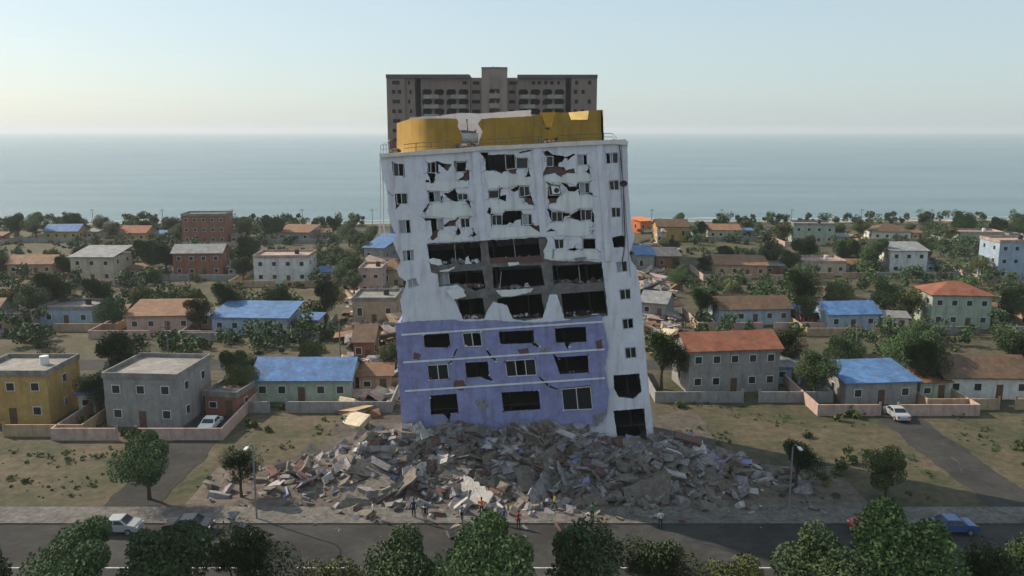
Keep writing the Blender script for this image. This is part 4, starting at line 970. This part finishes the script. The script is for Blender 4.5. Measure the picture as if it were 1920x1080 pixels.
for k in range(2600):
    if k % 3: px = rw.uniform(655, 752); py = rw.choice((rw.gauss(512,9), rw.gauss(560,16), rw.gauss(620,26), rw.gauss(690,30)))
    else: px = rw.uniform(1198, 1268); py = rw.choice((rw.gauss(476,8), rw.gauss(530,14), rw.gauss(600,30)))
    if py < 455: continue
    g_ = G(px, py, 0); sz = .25+rw.random()**4*2.6; hh = 1.9*max(0, noise.noise(Vector((g_.x*.2, g_.y*.1, 3)))+.25)*rw.random()
    rot = Matrix.Rotation(rw.random()*6.28, 3, 'Z') @ Matrix.Rotation(rw.uniform(-.6,.6), 3, 'X') @ Matrix.Rotation(rw.uniform(-.4,.4), 3, 'Y')
    mb.obox((g_.x, g_.y, hh+.12*sz), (sz*rw.uniform(1,2), sz*rw.uniform(.6,1.3), .06+sz*rw.uniform(.05,.3)), rot, rw.randrange(7), .25, rw)
tag(mb.build('wreckage', wm, None, fixn=False), kind='stuff')
g = G(743, 888); mb = MB(); mb.tube([g, g+Vector((.05,0,3.2))], .07, 6); mb.tube([g+Vector((.05,0,3.2)), g+Vector((.4,0,3.3))], .05, 6)
tag(mb.build('marker_pole', M['railw']), 'thin white pole standing upright in the rubble at left', 'pole')

# ------------------------------------------------------------------ street lamps
def lamp(x, y, sgn, label):
    o = empty('street_lamp', (x, y, .15), label, 'street lamp', 'street lamps')
    mb = MB(); mb.tube([(x,y,.15),(x,y,4),(x,y,7.2)], [.1,.08,.06], 8); mb.tube([(x,y,7.2),(x,y+sgn*.6,7.7),(x,y+sgn*1.6,7.8)], .045, 6); mb.build('pole', M['pipe'], o)
    mb = MB(); mb.obox((x, y+sgn*1.9, 7.78), (.28,.75,.12), Matrix.Identity(3)); mb.build('lamp_head', M['frame'], o)
lamp(-24, 75, -1, 'street lamp on the far pavement left of the rubble heap')
lamp(26, 75, -1, 'street lamp on the far pavement right of the rubble heap')

# ------------------------------------------------------------------ people
skin = [mat('skin_a', (.32,.17,.10), .6, .05, 5), mat('skin_b', (.17,.085,.05), .6, .05, 5)]
hairm = mat('dark_hair', (.012,.01,.009), .7, .1, 8)
clo = {'white': (.6,.6,.6), 'black': (.02,.02,.022), 'red': (.33,.03,.03), 'blue': (.05,.09,.28), 'grey': (.2,.2,.21), 'orange': (.6,.2,.03), 'navy': (.02,.03,.07), 'khaki': (.2,.16,.1), 'yellow': (.55,.42,.05), 'green': (.06,.2,.07)}
cloM = {k: mat('cloth_'+k, c, .9, .1, 6) for k, c in clo.items()}
def person(x, y, rz, pose, shirt, trou, label, sk=0, z=.03, sc_=1.0):
    o = empty('person', (x, y, z), label, 'person', rz=rz); rn = random.Random(x*13+y)
    st = {'stand': .06, 'walk': .28, 'point': .08, 'bend': .12}[pose]; lean = .35 if pose == 'bend' else .02
    J = {'pel': (0,0,.93), 'wst': (0,-.02-lean*.3,1.08), 'che': (0,-lean*.8,1.32), 'nek': (0,-lean,1.48), 'hd0': (0,-lean-.03,1.56), 'hd1': (0,-lean-.05,1.68), 'hd2': (0,-lean-.04,1.75)}
    R_ = {'pel': .155, 'wst': .13, 'che': .16, 'nek': .058, 'hd0': .075, 'hd1': .095, 'hd2': .06}
    E = [('pel','wst'),('wst','che'),('che','nek'),('nek','hd0'),('hd0','hd1'),('hd1','hd2')]
    for s, nm in ((-1,'l'), (1,'r')):
        f = s*st
        for jn, pt, r in (('hip',(s*.10,0,.86),.105), ('kne',(s*.12,-abs(f)*.2-f*.5,.48),.065), ('ank',(s*.12,-f+.02,.09),.045), ('toe',(s*.13,-f-.16,.04),.04)):
            J[nm+jn] = pt; R_[nm+jn] = r
        E += [('pel',nm+'hip'), (nm+'hip',nm+'kne'), (nm+'kne',nm+'ank'), (nm+'ank',nm+'toe')]
        if pose == 'point' and s == 1: arm = [(.2,-.02,1.40),(.32,-.22,1.42),(.36,-.48,1.5),(.37,-.58,1.53),(.38,-.68,1.55)]
        elif pose == 'bend': arm = [(s*.2,-lean*.85,1.38),(s*.24,-lean-.12,1.12),(s*.2,-lean-.3,.95),(s*.19,-lean-.36,.9),(s*.18,-lean-.42,.84)]
        else: arm = [(s*.2,-.01,1.40),(s*.26,.02+f*.4,1.12),(s*.26,-.06+f*.9,.88),(s*.26,-.09+f,.80),(s*.25,-.11+f,.72)]
        for jn, pt, r in zip(('sho','elb','wri','hnd','fin'), arm, (.062,.045,.03,.04,.02)): J[nm+jn] = pt; R_[nm+jn] = r
        E += [('che',nm+'sho'), (nm+'sho',nm+'elb'), (nm+'elb',nm+'wri'), (nm+'wri',nm+'hnd'), (nm+'hnd',nm+'fin')]
        J[nm+'thb'] = tuple(Vector(J[nm+'hnd'])+Vector((-s*.06,-.03,0))); R_[nm+'thb'] = .012; E.append((nm+'hnd', nm+'thb'))
    ks = list(J); me = bpy.data.meshes.new('body'); me.from_pydata([J[k] for k in ks], [(ks.index(a), ks.index(b_)) for a, b_ in E], [])
    ob = bpy.data.objects.new('body_tmp', me); col.objects.link(ob); md = ob.modifiers.new('s', 'SKIN'); 
    for i, k in enumerate(ks): me.skin_vertices[0].data[i].radius = (R_[k], R_[k]*(.72 if k in ('pel','wst','che') else 1)); me.skin_vertices[0].data[i].use_root = (k == 'pel')
    ob.modifiers.new('u', 'SUBSURF').levels = 1
    dg = bpy.context.evaluated_depsgraph_get(); m2 = bpy.data.meshes.new_from_object(ob.evaluated_get(dg)); bpy.data.objects.remove(ob)
    m2.name = 'body'; m2.materials.clear()
    for m_ in (skin[sk], cloM[shirt], cloM[trou], M['dark']): m2.materials.append(m_)
    for p in m2.polygons:
        c = p.center; p.use_smooth = True
        hand = (abs(c.x) > .17 and c.z < .86 and pose != 'bend') or (pose == 'bend' and c.y < -lean-.28) or (pose == 'point' and c.y < -.42)
        p.material_index = 0 if c.z > 1.49 and not (pose == 'point' and c.y < -.3) or hand and c.z > .6 else (1 if c.z > .95 else (2 if c.z > .1 else 3))
    bo = bpy.data.objects.new('body', m2); col.objects.link(bo); bo.parent = o
    h = MB(); c = Vector(J['hd1'])+Vector((0,.015,.025))
    for i in range(6):
        for k in range(10):
            t_ = .05+i*.36; a = k*.6283; rr = .112
            zz = math.cos(t_)*rr; xx = math.sin(t_)*rr*math.cos(a)*.92; yy_ = math.sin(t_)*rr*math.sin(a)
            if yy_ < 0 and zz < .03: yy_ *= .55; xx *= .8
            h.v.append(c+Vector((xx, yy_, zz)))
    for i in range(5):
        for k in range(10): h.f.append([i*10+k, i*10+(k+1) % 10, (i+1)*10+(k+1) % 10, (i+1)*10+k]); h.m.append(0)
    h.f.append(list(range(10))); h.m.append(0)
    h.build('hair', hairm, o, smooth=True, local=True, fixn=False); o.scale = (sc_,)*3
def ppx(px, py, rz, pose, shirt, trou, label, sk=0, s=1.0):
    g = G(px, py, .03); zz = .15 if (g.y > 74) else .03; person(g.x, g.y, rz, pose, shirt, trou, label, sk, zz, s)
ppx(776, 972, 3.1, 'stand', 'navy', 'black', 'person in navy shirt standing on the street, facing the ruin', 1, 1.05)
ppx(797, 982, 2.8, 'stand', 'black', 'grey', 'person in black shirt and grey trousers right of the navy-shirted person', 0)
ppx(903, 968, 3.3, 'point', 'orange', 'navy', 'person in orange top pointing up at the leaning block', 1)
ppx(866, 980, 2.9, 'walk', 'grey', 'black', 'person in grey shirt walking across the street', 0)
ppx(700, 975, 1.5, 'walk', 'white', 'khaki', 'person in white shirt and khaki trousers walking at left', 1)
ppx(945, 985, 3.0, 'stand', 'blue', 'grey', 'person in blue shirt standing in the middle of the street', 0)
ppx(972, 990, 3.3, 'stand', 'red', 'navy', 'person in red shirt standing beside the blue-shirted person', 1, .95)
ppx(1040, 960, 4.4, 'walk', 'yellow', 'navy', 'person in yellow top walking right along the street', 0)
ppx(1110, 978, 2.7, 'stand', 'green', 'black', 'person in green shirt standing right of the street centre', 1)
ppx(1185, 965, 3.6, 'point', 'grey', 'khaki', 'person in grey shirt and khaki trousers pointing at the rubble', 0)
ppx(830, 905, 3.1, 'bend', 'orange', 'black', 'person in orange top bending over the foot of the rubble', 0)
ppx(1010, 908, 2.6, 'bend', 'yellow', 'grey', 'person in yellow top bending to lift rubble', 1)
ppx(1238, 990, 3.2, 'stand', 'white', 'navy', 'person in white shirt standing at right near the kerb', 0)

# place the first tree of each kind last, so every copy was made from an untouched one
for k, loc, s, rz, label, nm, group in FIRST:
    p = protos[k]; p.location = loc; p.scale = (s,s,s); p.rotation_euler.z = rz; tag(p, label, nm, group)

# ------------------------------------------------------------------ haze
hm = bpy.data.materials.new('haze'); hm.use_nodes = True; t = hm.node_tree
for n_ in list(t.nodes):
    if n_.type != 'OUTPUT_MATERIAL': t.nodes.remove(n_)
pv = t.nodes.new('ShaderNodeVolumePrincipled'); pv.inputs['Color'].default_value = (.86,.93,1,1); pv.inputs['Density'].default_value = .00014
pv.inputs['Anisotropy'].default_value = .2
t.links.new(pv.outputs[0], [n_ for n_ in t.nodes if n_.type == 'OUTPUT_MATERIAL'][0].inputs['Volume'])
mb = MB(); mb.box((-15500,-600,-6), (15500,15500,75)); tag(mb.build('haze', hm), kind='stuff')
